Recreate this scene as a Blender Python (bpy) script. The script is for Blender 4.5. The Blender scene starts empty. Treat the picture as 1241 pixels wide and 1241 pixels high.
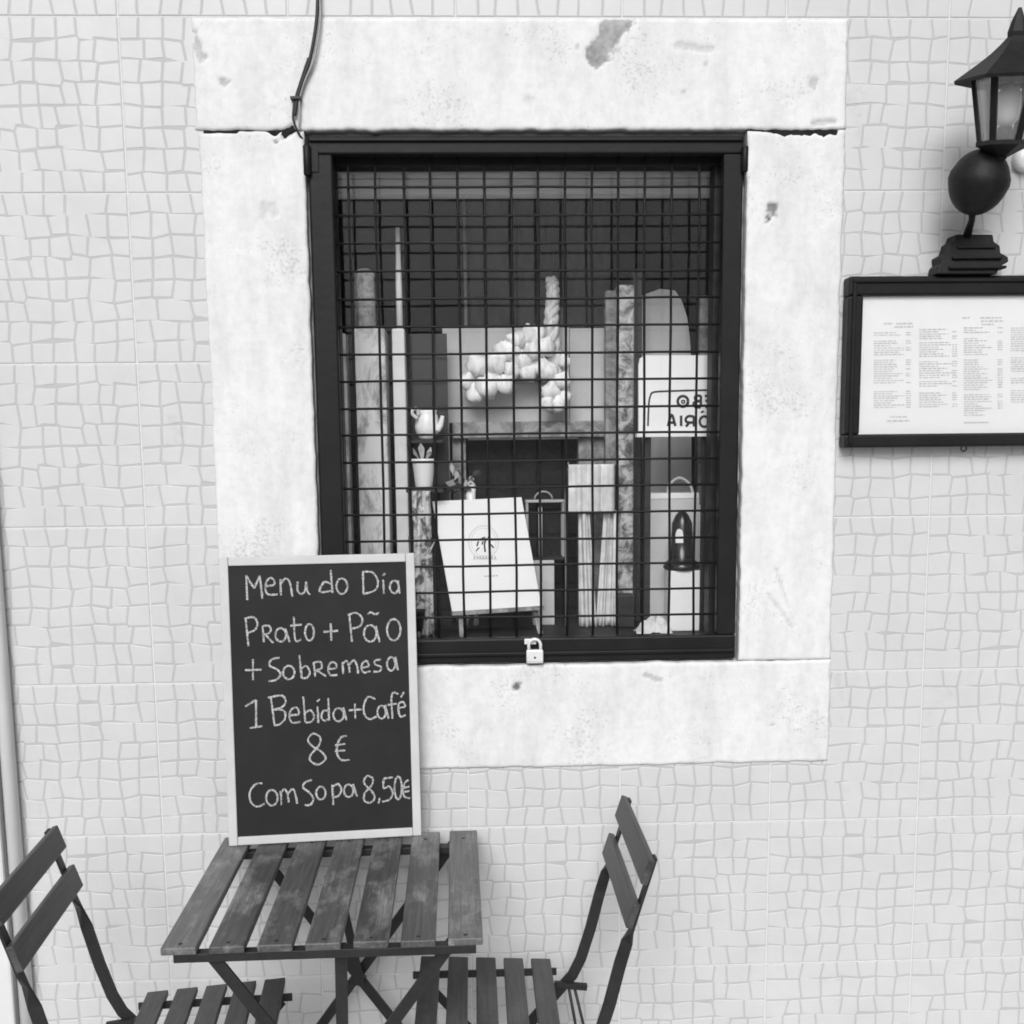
import bpy, math, random
from mathutils import Vector, Matrix, noise
random.seed(7)
scene = bpy.context.scene
COL = scene.collection

# ------------------------------------------------------------------ camera
CAM_O = Vector((0.698, -2.409, 1.549))
YAW, PITCH, ROLL = math.radians(-2.004), math.radians(-7.84), math.radians(0.612)
FPX, CXP, CYP, SIZE = 1350.0, 620.5, 720.5, 1241.0
RM = Matrix.Rotation(YAW, 3, 'Z') @ Matrix.Rotation(PITCH, 3, 'X') @ Matrix.Rotation(ROLL, 3, 'Y')
cd = bpy.data.cameras.new('camera')
cam = bpy.data.objects.new('camera', cd)
COL.objects.link(cam)
cd.sensor_width = 36.0
cd.lens = 36.0 * FPX / SIZE
cd.shift_y = (CYP - 620.5) / SIZE
cd.clip_start, cd.clip_end = 0.02, 500.0
right, fwd, up = RM.col[0].copy(), RM.col[1].copy(), RM.col[2].copy()
rot = Matrix((right, up, -fwd)).transposed()
cam.matrix_world = Matrix.Translation(CAM_O) @ rot.to_4x4()
scene.camera = cam

# ------------------------------------------------------------------ sky, sun, exposure
SUN_EL, SUN_AZ = math.radians(35), math.atan2(-0.14, -0.99)     # light from the street side
w = bpy.data.worlds.new('World')
scene.world = w
w.use_nodes = True
nt = w.node_tree
nt.nodes.clear()
sky = nt.nodes.new('ShaderNodeTexSky')
sky.sky_type = 'NISHITA'
sky.sun_disc = False
sky.sun_elevation = SUN_EL
sky.sun_rotation = SUN_AZ
sky.dust_density = 4.0
bw = nt.nodes.new('ShaderNodeRGBToBW')          # the photograph has no colour
bg = nt.nodes.new('ShaderNodeBackground')
bg.inputs['Strength'].default_value = 0.06
wo = nt.nodes.new('ShaderNodeOutputWorld')
nt.links.new(sky.outputs[0], bw.inputs[0])
nt.links.new(bw.outputs[0], bg.inputs['Color'])
nt.links.new(bg.outputs[0], wo.inputs['Surface'])
sd = bpy.data.lights.new('sun', 'SUN')
sd.energy = 1.5
sd.angle = math.radians(30)
so = bpy.data.objects.new('sun', sd)
COL.objects.link(so)
sdir = Vector((math.sin(SUN_AZ) * math.cos(SUN_EL), math.cos(SUN_AZ) * math.cos(SUN_EL), math.sin(SUN_EL)))
so.rotation_euler = sdir.to_track_quat('Z', 'Y').to_euler()
vs = scene.view_settings
vs.view_transform, vs.look, vs.gamma, vs.use_curve_mapping = 'Standard', 'None', 1.0, False
vs.exposure = 0.62
scene.cycles.use_denoising = True
scene.cycles.filter_width = 1.8
scene.cycles.max_bounces = 10
scene.cycles.transparent_max_bounces = 16


def at(x, y, Y=0.0):
    """photograph pixel -> point of the place on the plane at depth Y behind the wall face"""
    d = RM @ Vector(((x - CXP) / FPX, 1.0, -(y - CYP) / FPX))
    return CAM_O + d * ((Y - CAM_O.y) / d.y)


def atz(x, y, Z):
    d = RM @ Vector(((x - CXP) / FPX, 1.0, -(y - CYP) / FPX))
    return CAM_O + d * ((Z - CAM_O.z) / d.z)


def to_px(p):
    d = RM.transposed() @ (Vector(p) - CAM_O)
    return CXP + FPX * d.x / d.y, CYP - FPX * d.z / d.y


# ------------------------------------------------------------------ materials
def node_mat(name):
    m = bpy.data.materials.new(name)
    m.use_nodes = True
    t = m.node_tree
    return m, t, t.nodes['Principled BSDF']


def grey(v):
    return (v, v, v, 1.0)


def plain(name, v, rough=0.6, spec=0.4, metal=0.0, var=0.15, scale=30.0, bump=0.0, bscale=120.0, stretch=None, randomise=0.0):
    """grey procedural material: noise varies the tone by +-var, optional fine relief"""
    m, t, p = node_mat(name)
    n, l = t.nodes, t.links
    tc = n.new('ShaderNodeTexCoord')
    src = tc.outputs['Object']
    if stretch:
        mp = n.new('ShaderNodeMapping')
        mp.inputs['Scale'].default_value = stretch
        l.new(src, mp.inputs['Vector'])
        src = mp.outputs[0]
        oi = n.new('ShaderNodeObjectInfo')
        cx = n.new('ShaderNodeVectorMath')
        cx.operation = 'MULTIPLY_ADD'
        cx.inputs[1].default_value = (37.0, 37.0, 37.0)
        l.new(oi.outputs['Random'], cx.inputs[0])
        l.new(src, cx.inputs[2])
        src = cx.outputs[0]
    nz = n.new('ShaderNodeTexNoise')
    nz.inputs['Scale'].default_value = scale
    nz.inputs['Detail'].default_value = 6.0
    nz.inputs['Roughness'].default_value = 0.65
    l.new(src, nz.inputs['Vector'])
    mr = n.new('ShaderNodeMapRange')
    mr.inputs['From Min'].default_value = 0.3
    mr.inputs['From Max'].default_value = 0.7
    mr.inputs['To Min'].default_value = v * (1 - var)
    mr.inputs['To Max'].default_value = v * (1 + var)
    l.new(nz.outputs['Fac'], mr.inputs['Value'])
    out = mr.outputs[0]
    if randomise:
        oi2 = n.new('ShaderNodeObjectInfo')
        m2 = n.new('ShaderNodeMapRange')
        m2.inputs['To Min'].default_value = 1 - randomise
        m2.inputs['To Max'].default_value = 1 + randomise
        l.new(oi2.outputs['Random'], m2.inputs['Value'])
        mu = n.new('ShaderNodeMath')
        mu.operation = 'MULTIPLY'
        l.new(out, mu.inputs[0])
        l.new(m2.outputs[0], mu.inputs[1])
        out = mu.outputs[0]
    l.new(out, p.inputs['Base Color'])
    p.inputs['Roughness'].default_value = rough
    p.inputs['Specular IOR Level'].default_value = spec
    p.inputs['Metallic'].default_value = metal
    if bump:
        nb = n.new('ShaderNodeTexNoise')
        nb.inputs['Scale'].default_value = bscale
        nb.inputs['Detail'].default_value = 4.0
        l.new(src, nb.inputs['Vector'])
        b = n.new('ShaderNodeBump')
        b.inputs['Strength'].default_value = bump
        b.inputs['Distance'].default_value = 0.002
        l.new(nb.outputs['Fac'], b.inputs['Height'])
        l.new(b.outputs[0], p.inputs['Normal'])
    return m


def worn_wood(name, v, pale, amount, randomise):
    """stained slats: grain along the slat, scuffs where the stain has worn off, each slat its own tone"""
    m, t, p = node_mat(name)
    n, l = t.nodes, t.links
    tc = n.new('ShaderNodeTexCoord')
    oi = n.new('ShaderNodeObjectInfo')

    def coords(scale, mul):
        mp = n.new('ShaderNodeMapping')
        mp.inputs['Scale'].default_value = scale
        l.new(tc.outputs['Object'], mp.inputs['Vector'])
        cx = n.new('ShaderNodeVectorMath')
        cx.operation = 'MULTIPLY_ADD'
        cx.inputs[1].default_value = (mul, mul * .7, mul * .4)
        l.new(oi.outputs['Random'], cx.inputs[0])
        l.new(mp.outputs[0], cx.inputs[2])
        return cx.outputs[0]

    def noise_(vec, scale, detail, rough, lo, hi, a, b):
        z = n.new('ShaderNodeTexNoise')
        z.inputs['Scale'].default_value = scale
        z.inputs['Detail'].default_value = detail
        z.inputs['Roughness'].default_value = rough
        l.new(vec, z.inputs['Vector'])
        r = n.new('ShaderNodeMapRange')
        r.inputs['From Min'].default_value, r.inputs['From Max'].default_value = lo, hi
        r.inputs['To Min'].default_value, r.inputs['To Max'].default_value = a, b
        l.new(z.outputs['Fac'], r.inputs['Value'])
        return r.outputs[0], z.outputs['Fac']

    def math_(op, a, b):
        k = n.new('ShaderNodeMath')
        k.operation = op
        l.new(a, k.inputs[0])
        l.new(b, k.inputs[1])
        return k.outputs[0]
    gc = coords((60, 2.2, 60), 53)
    grain, graw = noise_(gc, 3.0, 7, .7, .32, .68, .62, 1.35)
    tone = n.new('ShaderNodeMapRange')
    tone.inputs['To Min'].default_value, tone.inputs['To Max'].default_value = v * (1 - randomise), v * (1 + randomise)
    l.new(oi.outputs['Random'], tone.inputs['Value'])
    base = math_('MULTIPLY', grain, tone.outputs[0])
    wear, _ = noise_(coords((9, 4, 9), 31), 1.6, 8, .72, .48, .66, 0.0, amount)
    streak, _ = noise_(coords((120, 5, 120), 19), 2.0, 5, .7, .35, .62, 0.25, 1.0)
    wf = math_('MULTIPLY', wear, streak)
    mx = n.new('ShaderNodeMix')
    mx.data_type = 'FLOAT'
    l.new(wf, mx.inputs['Factor'])
    l.new(base, mx.inputs['A'])
    mx.inputs['B'].default_value = pale
    l.new(mx.outputs['Result'], p.inputs['Base Color'])
    rr = n.new('ShaderNodeMapRange')
    rr.inputs['To Min'].default_value, rr.inputs['To Max'].default_value = .42, .75
    l.new(wf, rr.inputs['Value'])
    l.new(rr.outputs[0], p.inputs['Roughness'])
    p.inputs['Specular IOR Level'].default_value = 0.35
    b = n.new('ShaderNodeBump')
    b.inputs['Strength'].default_value = 0.3
    b.inputs['Distance'].default_value = 0.001
    l.new(graw, b.inputs['Height'])
    l.new(b.outputs[0], p.inputs['Normal'])
    return m


def tile_mat(name, v, rough):
    """glazed ceramic: world-anchored faint cloudiness, a few smudges of dirt with shapes of their own"""
    m, t, p = node_mat(name)
    n, l = t.nodes, t.links
    g = n.new('ShaderNodeNewGeometry')
    nz = n.new('ShaderNodeTexNoise')
    nz.inputs['Scale'].default_value = 6.0
    nz.inputs['Detail'].default_value = 8.0
    nz.inputs['Roughness'].default_value = 0.7
    l.new(g.outputs['Position'], nz.inputs['Vector'])
    mr = n.new('ShaderNodeMapRange')
    mr.inputs['From Min'].default_value = 0.3
    mr.inputs['From Max'].default_value = 0.7
    mr.inputs['To Min'].default_value = v * 0.94
    mr.inputs['To Max'].default_value = v * 1.05
    l.new(nz.outputs['Fac'], mr.inputs['Value'])
    sm = n.new('ShaderNodeTexNoise')
    sm.inputs['Scale'].default_value = 5.5
    sm.inputs['Detail'].default_value = 5.0
    sm.inputs['Roughness'].default_value = 0.8
    l.new(g.outputs['Position'], sm.inputs['Vector'])
    ms = n.new('ShaderNodeMapRange')
    ms.inputs['From Min'].default_value = 0.62
    ms.inputs['From Max'].default_value = 0.78
    ms.inputs['To Min'].default_value = 1.0
    ms.inputs['To Max'].default_value = 0.8
    l.new(sm.outputs['Fac'], ms.inputs['Value'])
    mu = n.new('ShaderNodeMath')
    mu.operation = 'MULTIPLY'
    l.new(mr.outputs[0], mu.inputs[0])
    l.new(ms.outputs[0], mu.inputs[1])
    l.new(mu.outputs[0], p.inputs['Base Color'])
    p.inputs['Roughness'].default_value = rough
    p.inputs['Specular IOR Level'].default_value = 0.35
    nb = n.new('ShaderNodeTexNoise')
    nb.inputs['Scale'].default_value = 45.0
    l.new(g.outputs['Position'], nb.inputs['Vector'])
    b = n.new('ShaderNodeBump')
    b.inputs['Strength'].default_value = 0.12
    b.inputs['Distance'].default_value = 0.002
    l.new(nb.outputs['Fac'], b.inputs['Height'])
    l.new(b.outputs[0], p.inputs['Normal'])
    return m


def stone_mat():
    """white-painted limestone; the mesh attribute 'bare' marks where paint has come off"""
    m, t, p = node_mat('painted_stone')
    n, l = t.nodes, t.links
    g = n.new('ShaderNodeNewGeometry')
    n1 = n.new('ShaderNodeTexNoise')
    n1.inputs['Scale'].default_value = 48.0
    n1.inputs['Detail'].default_value = 10.0
    n1.inputs['Roughness'].default_value = 0.72
    l.new(g.outputs['Position'], n1.inputs['Vector'])
    r1 = n.new('ShaderNodeMapRange')
    r1.inputs['From Min'].default_value = 0.36
    r1.inputs['From Max'].default_value = 0.56
    r1.inputs['To Min'].default_value = 0.665
    r1.inputs['To Max'].default_value = 0.725
    l.new(n1.outputs['Fac'], r1.inputs['Value'])
    # small dark specks
    vo = n.new('ShaderNodeTexNoise')
    vo.inputs['Scale'].default_value = 150.0
    vo.inputs['Detail'].default_value = 3.0
    l.new(g.outputs['Position'], vo.inputs['Vector'])
    n2 = n.new('ShaderNodeTexNoise')
    n2.inputs['Scale'].default_value = 7.0
    n2.inputs['Detail'].default_value = 4.0
    l.new(g.outputs['Position'], n2.inputs['Vector'])
    a1 = n.new('ShaderNodeMath')
    a1.operation = 'MULTIPLY_ADD'
    a1.inputs[1].default_value = 0.9
    l.new(n2.outputs['Fac'], a1.inputs[0])
    l.new(vo.outputs['Fac'], a1.inputs[2])
    r2 = n.new('ShaderNodeMapRange')
    r2.inputs['From Min'].default_value = 0.66
    r2.inputs['From Max'].default_value = 0.80
    r2.inputs['To Min'].default_value = 0.80
    r2.inputs['To Max'].default_value = 1.0
    l.new(a1.outputs[0], r2.inputs['Value'])
    mu = n.new('ShaderNodeMath')
    mu.operation = 'MULTIPLY'
    l.new(r1.outputs[0], mu.inputs[0])
    l.new(r2.outputs[0], mu.inputs[1])
    mpz = n.new('ShaderNodeMapping')
    mpz.inputs['Scale'].default_value = (3.2, 1.0, 1.1)
    l.new(g.outputs['Position'], mpz.inputs['Vector'])
    ns = n.new('ShaderNodeTexNoise')
    ns.inputs['Scale'].default_value = 4.0
    ns.inputs['Detail'].default_value = 7.0
    ns.inputs['Roughness'].default_value = 0.68
    l.new(mpz.outputs[0], ns.inputs['Vector'])
    rs_ = n.new('ShaderNodeMapRange')
    rs_.inputs['From Min'].default_value = 0.36
    rs_.inputs['From Max'].default_value = 0.58
    rs_.inputs['To Min'].default_value = 0.885
    rs_.inputs['To Max'].default_value = 1.02
    l.new(ns.outputs['Fac'], rs_.inputs['Value'])
    mu0 = mu
    mu = n.new('ShaderNodeMath')
    mu.operation = 'MULTIPLY'
    l.new(mu0.outputs[0], mu.inputs[0])
    l.new(rs_.outputs[0], mu.inputs[1])
    at_ = n.new('ShaderNodeAttribute')
    at_.attribute_name = 'bare'
    n3 = n.new('ShaderNodeTexNoise')
    n3.inputs['Scale'].default_value = 60.0
    n3.inputs['Detail'].default_value = 6.0
    l.new(g.outputs['Position'], n3.inputs['Vector'])
    r3 = n.new('ShaderNodeMapRange')
    r3.inputs['To Min'].default_value = 0.04
    r3.inputs['To Max'].default_value = 0.52
    l.new(n3.outputs['Fac'], r3.inputs['Value'])
    mx = n.new('ShaderNodeMix')
    mx.data_type = 'FLOAT'
    l.new(at_.outputs['Fac'], mx.inputs['Factor'])
    l.new(mu.outputs[0], mx.inputs['A'])
    gt = n.new('ShaderNodeMapRange')            # darker where 'bare' is highest
    gt.inputs['From Min'].default_value = 0.88
    gt.inputs['From Max'].default_value = 1.0
    gt.inputs['To Min'].default_value = 1.0
    gt.inputs['To Max'].default_value = 0.3
    l.new(at_.outputs['Fac'], gt.inputs['Value'])
    mg = n.new('ShaderNodeMath')
    mg.operation = 'MULTIPLY'
    l.new(r3.outputs[0], mg.inputs[0])
    l.new(gt.outputs[0], mg.inputs[1])
    l.new(mg.outputs[0], mx.inputs['B'])
    l.new(mx.outputs['Result'], p.inputs['Base Color'])
    p.inputs['Roughness'].default_value = 0.75
    p.inputs['Specular IOR Level'].default_value = 0.25
    nb = n.new('ShaderNodeTexNoise')
    nb.inputs['Scale'].default_value = 70.0
    nb.inputs['Detail'].default_value = 8.0
    nb.inputs['Roughness'].default_value = 0.6
    l.new(g.outputs['Position'], nb.inputs['Vector'])
    b = n.new('ShaderNodeBump')
    b.inputs['Strength'].default_value = 0.32
    b.inputs['Distance'].default_value = 0.003
    l.new(nb.outputs['Fac'], b.inputs['Height'])
    l.new(b.outputs[0], p.inputs['Normal'])
    return m


def glass_mat(name, refl, haze=0.0):
    m = bpy.data.materials.new(name)
    m.use_nodes = True
    t = m.node_tree
    n, l = t.nodes, t.links
    n.clear()
    o = n.new('ShaderNodeOutputMaterial')
    tr = n.new('ShaderNodeBsdfTransparent')
    tr.inputs['Color'].default_value = grey(1.0)
    gl = n.new('ShaderNodeBsdfGlossy')
    gl.inputs['Roughness'].default_value = 0.02
    gl.inputs['Color'].default_value = grey(0.9)
    fr = n.new('ShaderNodeLayerWeight')
    fr.inputs['Blend'].default_value = 0.15
    mr = n.new('ShaderNodeMapRange')
    mr.inputs['To Min'].default_value = refl
    mr.inputs['To Max'].default_value = 0.8
    l.new(fr.outputs['Fresnel'], mr.inputs['Value'])
    mx = n.new('ShaderNodeMixShader')
    l.new(mr.outputs[0], mx.inputs[0])
    l.new(tr.outputs[0], mx.inputs[1])
    l.new(gl.outputs[0], mx.inputs[2])
    out = mx.outputs[0]
    if haze:  # diffuse veil mixed over the clear glass
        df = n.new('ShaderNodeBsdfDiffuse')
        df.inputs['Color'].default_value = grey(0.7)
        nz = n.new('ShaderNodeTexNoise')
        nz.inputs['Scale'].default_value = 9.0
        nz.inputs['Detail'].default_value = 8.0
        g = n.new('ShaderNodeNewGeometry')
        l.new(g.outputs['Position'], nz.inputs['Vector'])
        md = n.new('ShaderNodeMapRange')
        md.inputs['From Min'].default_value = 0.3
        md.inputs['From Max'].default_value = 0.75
        md.inputs['To Min'].default_value = haze * 0.7
        md.inputs['To Max'].default_value = haze * 1.4
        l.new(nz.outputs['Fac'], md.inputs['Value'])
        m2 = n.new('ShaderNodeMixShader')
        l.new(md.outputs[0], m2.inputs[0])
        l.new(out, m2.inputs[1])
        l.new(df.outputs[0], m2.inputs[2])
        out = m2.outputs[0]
    l.new(out, o.inputs['Surface'])
    return m


def mottled(name, lo, hi, scale, lo_t=0.4, hi_t=0.6, rough=0.85, stretch=(1, 1, 1)):
    m, t, p = node_mat(name)
    n, l = t.nodes, t.links
    tc = n.new('ShaderNodeTexCoord')
    mp = n.new('ShaderNodeMapping')
    mp.inputs['Scale'].default_value = stretch
    l.new(tc.outputs['Object'], mp.inputs['Vector'])
    nz = n.new('ShaderNodeTexNoise')
    nz.inputs['Scale'].default_value = scale
    nz.inputs['Detail'].default_value = 7.0
    nz.inputs['Roughness'].default_value = 0.7
    nz.inputs['Distortion'].default_value = 0.6
    l.new(mp.outputs[0], nz.inputs['Vector'])
    mr = n.new('ShaderNodeMapRange')
    mr.inputs['From Min'].default_value = lo_t
    mr.inputs['From Max'].default_value = hi_t
    mr.inputs['To Min'].default_value = lo
    mr.inputs['To Max'].default_value = hi
    l.new(nz.outputs['Fac'], mr.inputs['Value'])
    l.new(mr.outputs[0], p.inputs['Base Color'])
    p.inputs['Roughness'].default_value = rough
    p.inputs['Specular IOR Level'].default_value = 0.2
    return m


M = {}
M['piece'] = tile_mat('glazed_mosaic', 0.575, 0.4)
M['tile'] = tile_mat('tile_ground', 0.45, 0.6)
M['grout'] = plain('white_grout', 0.66, 0.9, 0.2, var=0.08, scale=60)
M['stone'] = stone_mat()
M['gap'] = plain('near_black_backing', 0.02, 0.95, 0.1, var=0.4, scale=90)  # near-black backing that stands for shade inside cracks and openings
M['black'] = plain('black_gloss_paint', 0.0115, 0.45, 0.18, var=0.25, scale=14, bump=0.25, bscale=60)
M['mesh_black'] = plain('black_wire_paint', 0.012, 0.5, 0.2, var=0.2)
M['window_black'] = plain('black_window_frame', 0.016, 0.55, 0.3, var=0.2)
M['iron'] = plain('dark_steel', 0.018, 0.5, 0.4, var=0.3, scale=40)
M['lamp'] = plain('black_cast_iron', 0.010, 0.55, 0.25, var=0.3, scale=60, bump=0.3)
M['wood'] = worn_wood('stained_slat_wood', 0.085, 0.36, 0.9, 0.42)
M['chairwood'] = worn_wood('dark_stained_slat_wood', 0.050, 0.16, 0.6, 0.2)
M['paleframe'] = plain('pale_pine', 0.54, 0.6, 0.3, var=0.08, scale=12, bump=0.2, bscale=40)
M['slate'] = plain('blackboard', 0.018, 0.7, 0.25, var=0.25, scale=6)
M['chalk'] = mottled('chalk', 0.07, 0.56, 330, 0.38, 0.58)
M['paper'] = plain('white_paper', 0.86, 0.7, 0.2, var=0.03, scale=9)
M['sheet'] = plain('menu_sheet_paper', 0.68, 0.7, 0.2, var=0.03, scale=9)
M['ink'] = plain('grey_print', 0.46, 0.8, 0.1, var=0.1)
M['ink_dark'] = plain('dark_print', 0.05, 0.8, 0.1, var=0.1)
M['glass'] = glass_mat('hazed_window_glass', 0.010, 0.004)  # diffuse haze put into the pane to lift the dark interior
M['lampglass'] = glass_mat('lantern_glass', 0.06, 0.10)
M['caseglass'] = glass_mat('menu_case_glass', 0.015)
M['steel'] = plain('bright_steel', 0.74, 0.35, 0.5, metal=0.15, var=0.08)
M['cable'] = plain('black_cable', 0.025, 0.5, 0.4)
M['greywire'] = plain('grey_wire', 0.35, 0.5, 0.4)
M['pipe'] = plain('white_pipe_paint', 0.68, 0.45, 0.4, var=0.06, scale=6, bump=0.1)
M['casing'] = plain('white_casing_paint', 0.66, 0.6, 0.3, var=0.08, scale=6, bump=0.2)
M['pavement'] = mottled('pavement_stone', 0.38, 0.52, 6, rough=0.85)
M['joint'] = plain('pavement_joint', 0.14, 0.95, 0.1)
M['road'] = mottled('pale_setts', 0.28, 0.42, 30, rough=0.9)  # unseen street, kept pale to bounce light up to the window
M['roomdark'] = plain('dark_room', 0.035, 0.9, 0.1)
M['dkwood'] = plain('dark_interior_wood', 0.03, 0.6, 0.3, var=0.3, scale=6)
M['whitecer'] = plain('white_ceramic', 0.86, 0.3, 0.5, var=0.03)
M['plaster'] = mottled('mottled_pale', 0.28, 0.86, 19, 0.34, 0.52, stretch=(1, 1, 0.45))  # mottling of the pillar that stands in for street reflections
M['poster'] = mottled('mottled_paper', 0.28, 0.62, 45, 0.38, 0.6)
M['panelgrey'] = plain('grey_panel', 0.52, 0.8, 0.2, var=0.16, scale=7)
M['mantel'] = mottled('grey_mantel', 0.16, 0.36, 24)
M['palestrip'] = plain('pale_moulding', 0.72, 0.7, 0.2, var=0.08)
M['speckle'] = mottled('speckled_stone', 0.12, 0.58, 34, 0.40, 0.58)
M['cloth'] = plain('pale_cloth', 0.66, 0.9, 0.1, var=0.22, scale=22)
M['floral'] = mottled('patterned_cloth', 0.10, 0.62, 30, 0.42, 0.54)
M['beam'] = mottled('grey_timber', 0.55, 0.80, 14, 0.4, 0.6, stretch=(0.2, 1, 3))
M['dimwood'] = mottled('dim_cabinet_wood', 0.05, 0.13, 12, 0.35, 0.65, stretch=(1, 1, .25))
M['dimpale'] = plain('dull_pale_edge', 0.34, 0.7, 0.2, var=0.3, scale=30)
M['leaf'] = plain('dark_leaf', 0.05, 0.5, 0.4, var=0.4)
M['paleleaf'] = plain('pale_leaf', 0.55, 0.5, 0.3, var=0.1)
M['bulbwhite'] = mottled('papery_white', 0.58, 0.88, 38, 0.34, 0.54, stretch=(1, 1, 0.35))
M['braid'] = mottled('dry_stalk', 0.40, 0.74, 60, 0.4, 0.6, stretch=(1, 1, 0.4))
M['carton'] = plain('pale_carton', 0.55, 0.8, 0.2, var=0.08)
M['bagpaper'] = plain('pale_bag_paper', 0.58, 0.8, 0.15, var=0.08, scale=8)
M['blackgloss'] = plain('black_glaze', 0.02, 0.2, 0.5, var=0.1)
M['silver'] = plain('dull_silver', 0.42, 0.4, 0.5, metal=0.3, var=0.15)


# ------------------------------------------------------------------ mesh helpers
def world_off(o):
    v = Vector((0, 0, 0))
    while o:
        v += o.location
        o = o.parent
    return v


class MB:
    def __init__(self):
        self.v, self.f, self.sm = [], [], []

    def add(self, vs, fs, smooth=False):
        k = len(self.v)
        self.v += [Vector(p) for p in vs]
        self.f += [tuple(i + k for i in f) for f in fs]
        self.sm += [smooth] * len(fs)
        return self

    def box(self, x0, x1, y0, y1, z0, z1):
        return self.hexa([(x0, y0, z0), (x1, y0, z0), (x1, y1, z0), (x0, y1, z0),
                          (x0, y0, z1), (x1, y0, z1), (x1, y1, z1), (x0, y1, z1)])

    def hexa(self, p):
        return self.add(p, [(0, 3, 2, 1), (4, 5, 6, 7), (0, 1, 5, 4), (1, 2, 6, 5), (2, 3, 7, 6), (3, 0, 4, 7)])

    def obox(self, c, ax, ay, az):
        """oriented box from its centre and three half-axis vectors"""
        c, ax, ay, az = Vector(c), Vector(ax), Vector(ay), Vector(az)
        return self.hexa([c - ax - ay - az, c + ax - ay - az, c + ax + ay - az, c - ax + ay - az,
                          c - ax - ay + az, c + ax - ay + az, c + ax + ay + az, c - ax + ay + az])

    def bar(self, a, b, wdir, wd, th):
        """flat bar from a to b; wd across wdir, th across the third direction"""
        a, b = Vector(a), Vector(b)
        t = (b - a)
        wv = Vector(wdir)
        wv = (wv - t * (wv.dot(t) / t.dot(t))).normalized()
        nv = t.cross(wv).normalized()
        return self.obox((a + b) / 2, t / 2, wv * wd / 2, nv * th / 2)

    def sweep(self, pts, secs, closed_ends=True, smooth=True):
        """pts centre line, secs list of (u_vec, v_vec): rectangular/elliptic section given by a ring"""
        n = len(secs[0])
        vs = [p + s for p, ring in zip(pts, secs) for s in ring]
        fs = []
        for i in range(len(pts) - 1):
            for j in range(n):
                a, b = i * n + j, i * n + (j + 1) % n
                fs.append((a, b, b + n, a + n))
        self.add(vs, fs, smooth)
        if closed_ends:
            k = len(self.v) - len(vs)
            self.f.append(tuple(k + j for j in reversed(range(n))))
            self.f.append(tuple(k + (len(pts) - 1) * n + j for j in range(n)))
            self.sm += [False, False]
        return self

    def tube(self, pts, r, n=8, smooth=True):
        pts = [Vector(p) for p in pts]
        rs = r if isinstance(r, (list, tuple)) else [r] * len(pts)
        secs = []
        ref = None
        for i, p in enumerate(pts):
            t = (pts[min(i + 1, len(pts) - 1)] - pts[max(i - 1, 0)]).normalized()
            if ref is None:
                ref = Vector((0, 0, 1)) if abs(t.z) < 0.9 else Vector((1, 0, 0))
            u = (ref - t * ref.dot(t)).normalized()
            ref = u
            v = t.cross(u)
            secs.append([(u * math.cos(2 * math.pi * j / n) + v * math.sin(2 * math.pi * j / n)) * rs[i] for j in range(n)])
        return self.sweep(pts, secs, True, smooth)

    def lathe(self, c, prof, n=20, axis=(0, 0, 1), smooth=True, start=0.0):
        """prof: list of (radius, height along axis)"""
        c, ax = Vector(c), Vector(axis).normalized()
        u = ax.cross(Vector((0, 1, 0)))
        u = u.normalized() if u.length > 0.01 else Vector((1, 0, 0))
        v = ax.cross(u)
        vs, fs = [], []
        for r, h in prof:
            for j in range(n):
                a = start + 2 * math.pi * j / n
                vs.append(c + ax * h + (u * math.cos(a) + v * math.sin(a)) * max(r, 1e-5))
        for i in range(len(prof) - 1):
            for j in range(n):
                a, b = i * n + j, i * n + (j + 1) % n
                fs.append((a, b, b + n, a + n))
        self.add(vs, fs, smooth)
        k = len(self.v) - len(vs)
        self.f.append(tuple(k + j for j in reversed(range(n))))
        self.f.append(tuple(k + (len(prof) - 1) * n + j for j in range(n)))
        self.sm += [False, False]
        return self

    def ribbon(self, pts, wd, nrm, lift=0.0, jitter=0.0):
        pts = [Vector(p) for p in pts]
        nrm = Vector(nrm).normalized()
        vs = []
        for i, p in enumerate(pts):
            t = (pts[min(i + 1, len(pts) - 1)] - pts[max(i - 1, 0)])
            if t.length < 1e-9:
                t = Vector((1, 0, 0))
            s = nrm.cross(t.normalized()) * (wd / 2) * (1 + random.uniform(-jitter, jitter))
            vs += [p + s + nrm * lift, p - s + nrm * lift]
        fs = [(2 * i, 2 * i + 1, 2 * i + 3, 2 * i + 2) for i in range(len(pts) - 1)]
        return self.add(vs, fs)

    def build(self, name, mat, parent=None, bevel=0.0, segs=2, recalc=True):
        me = bpy.data.meshes.new(name)
        if parent is None:
            lo = Vector((min(p.x for p in self.v), min(p.y for p in self.v), min(p.z for p in self.v)))
            hi = Vector((max(p.x for p in self.v), max(p.y for p in self.v), max(p.z for p in self.v)))
            off = Vector(((lo.x + hi.x) / 2, (lo.y + hi.y) / 2, lo.z))
        else:
            off = world_off(parent)
        me.from_pydata([p - off for p in self.v], [], self.f)
        me.polygons.foreach_set('use_smooth', self.sm)
        me.materials.append(M[mat] if isinstance(mat, str) else mat)
        if recalc:
            import bmesh
            bm = bmesh.new()
            bm.from_mesh(me)
            bmesh.ops.recalc_face_normals(bm, faces=bm.faces)
            bm.to_mesh(me)
            bm.free()
        me.update()
        o = bpy.data.objects.new(name, me)
        COL.objects.link(o)
        if parent is None:
            o.location = off
        else:
            o.parent = parent
        if bevel:
            b = o.modifiers.new('bevel', 'BEVEL')
            b.width, b.segments, b.limit_method = bevel, segs, 'ANGLE'
            b.angle_limit = math.radians(40)
        return o


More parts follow.
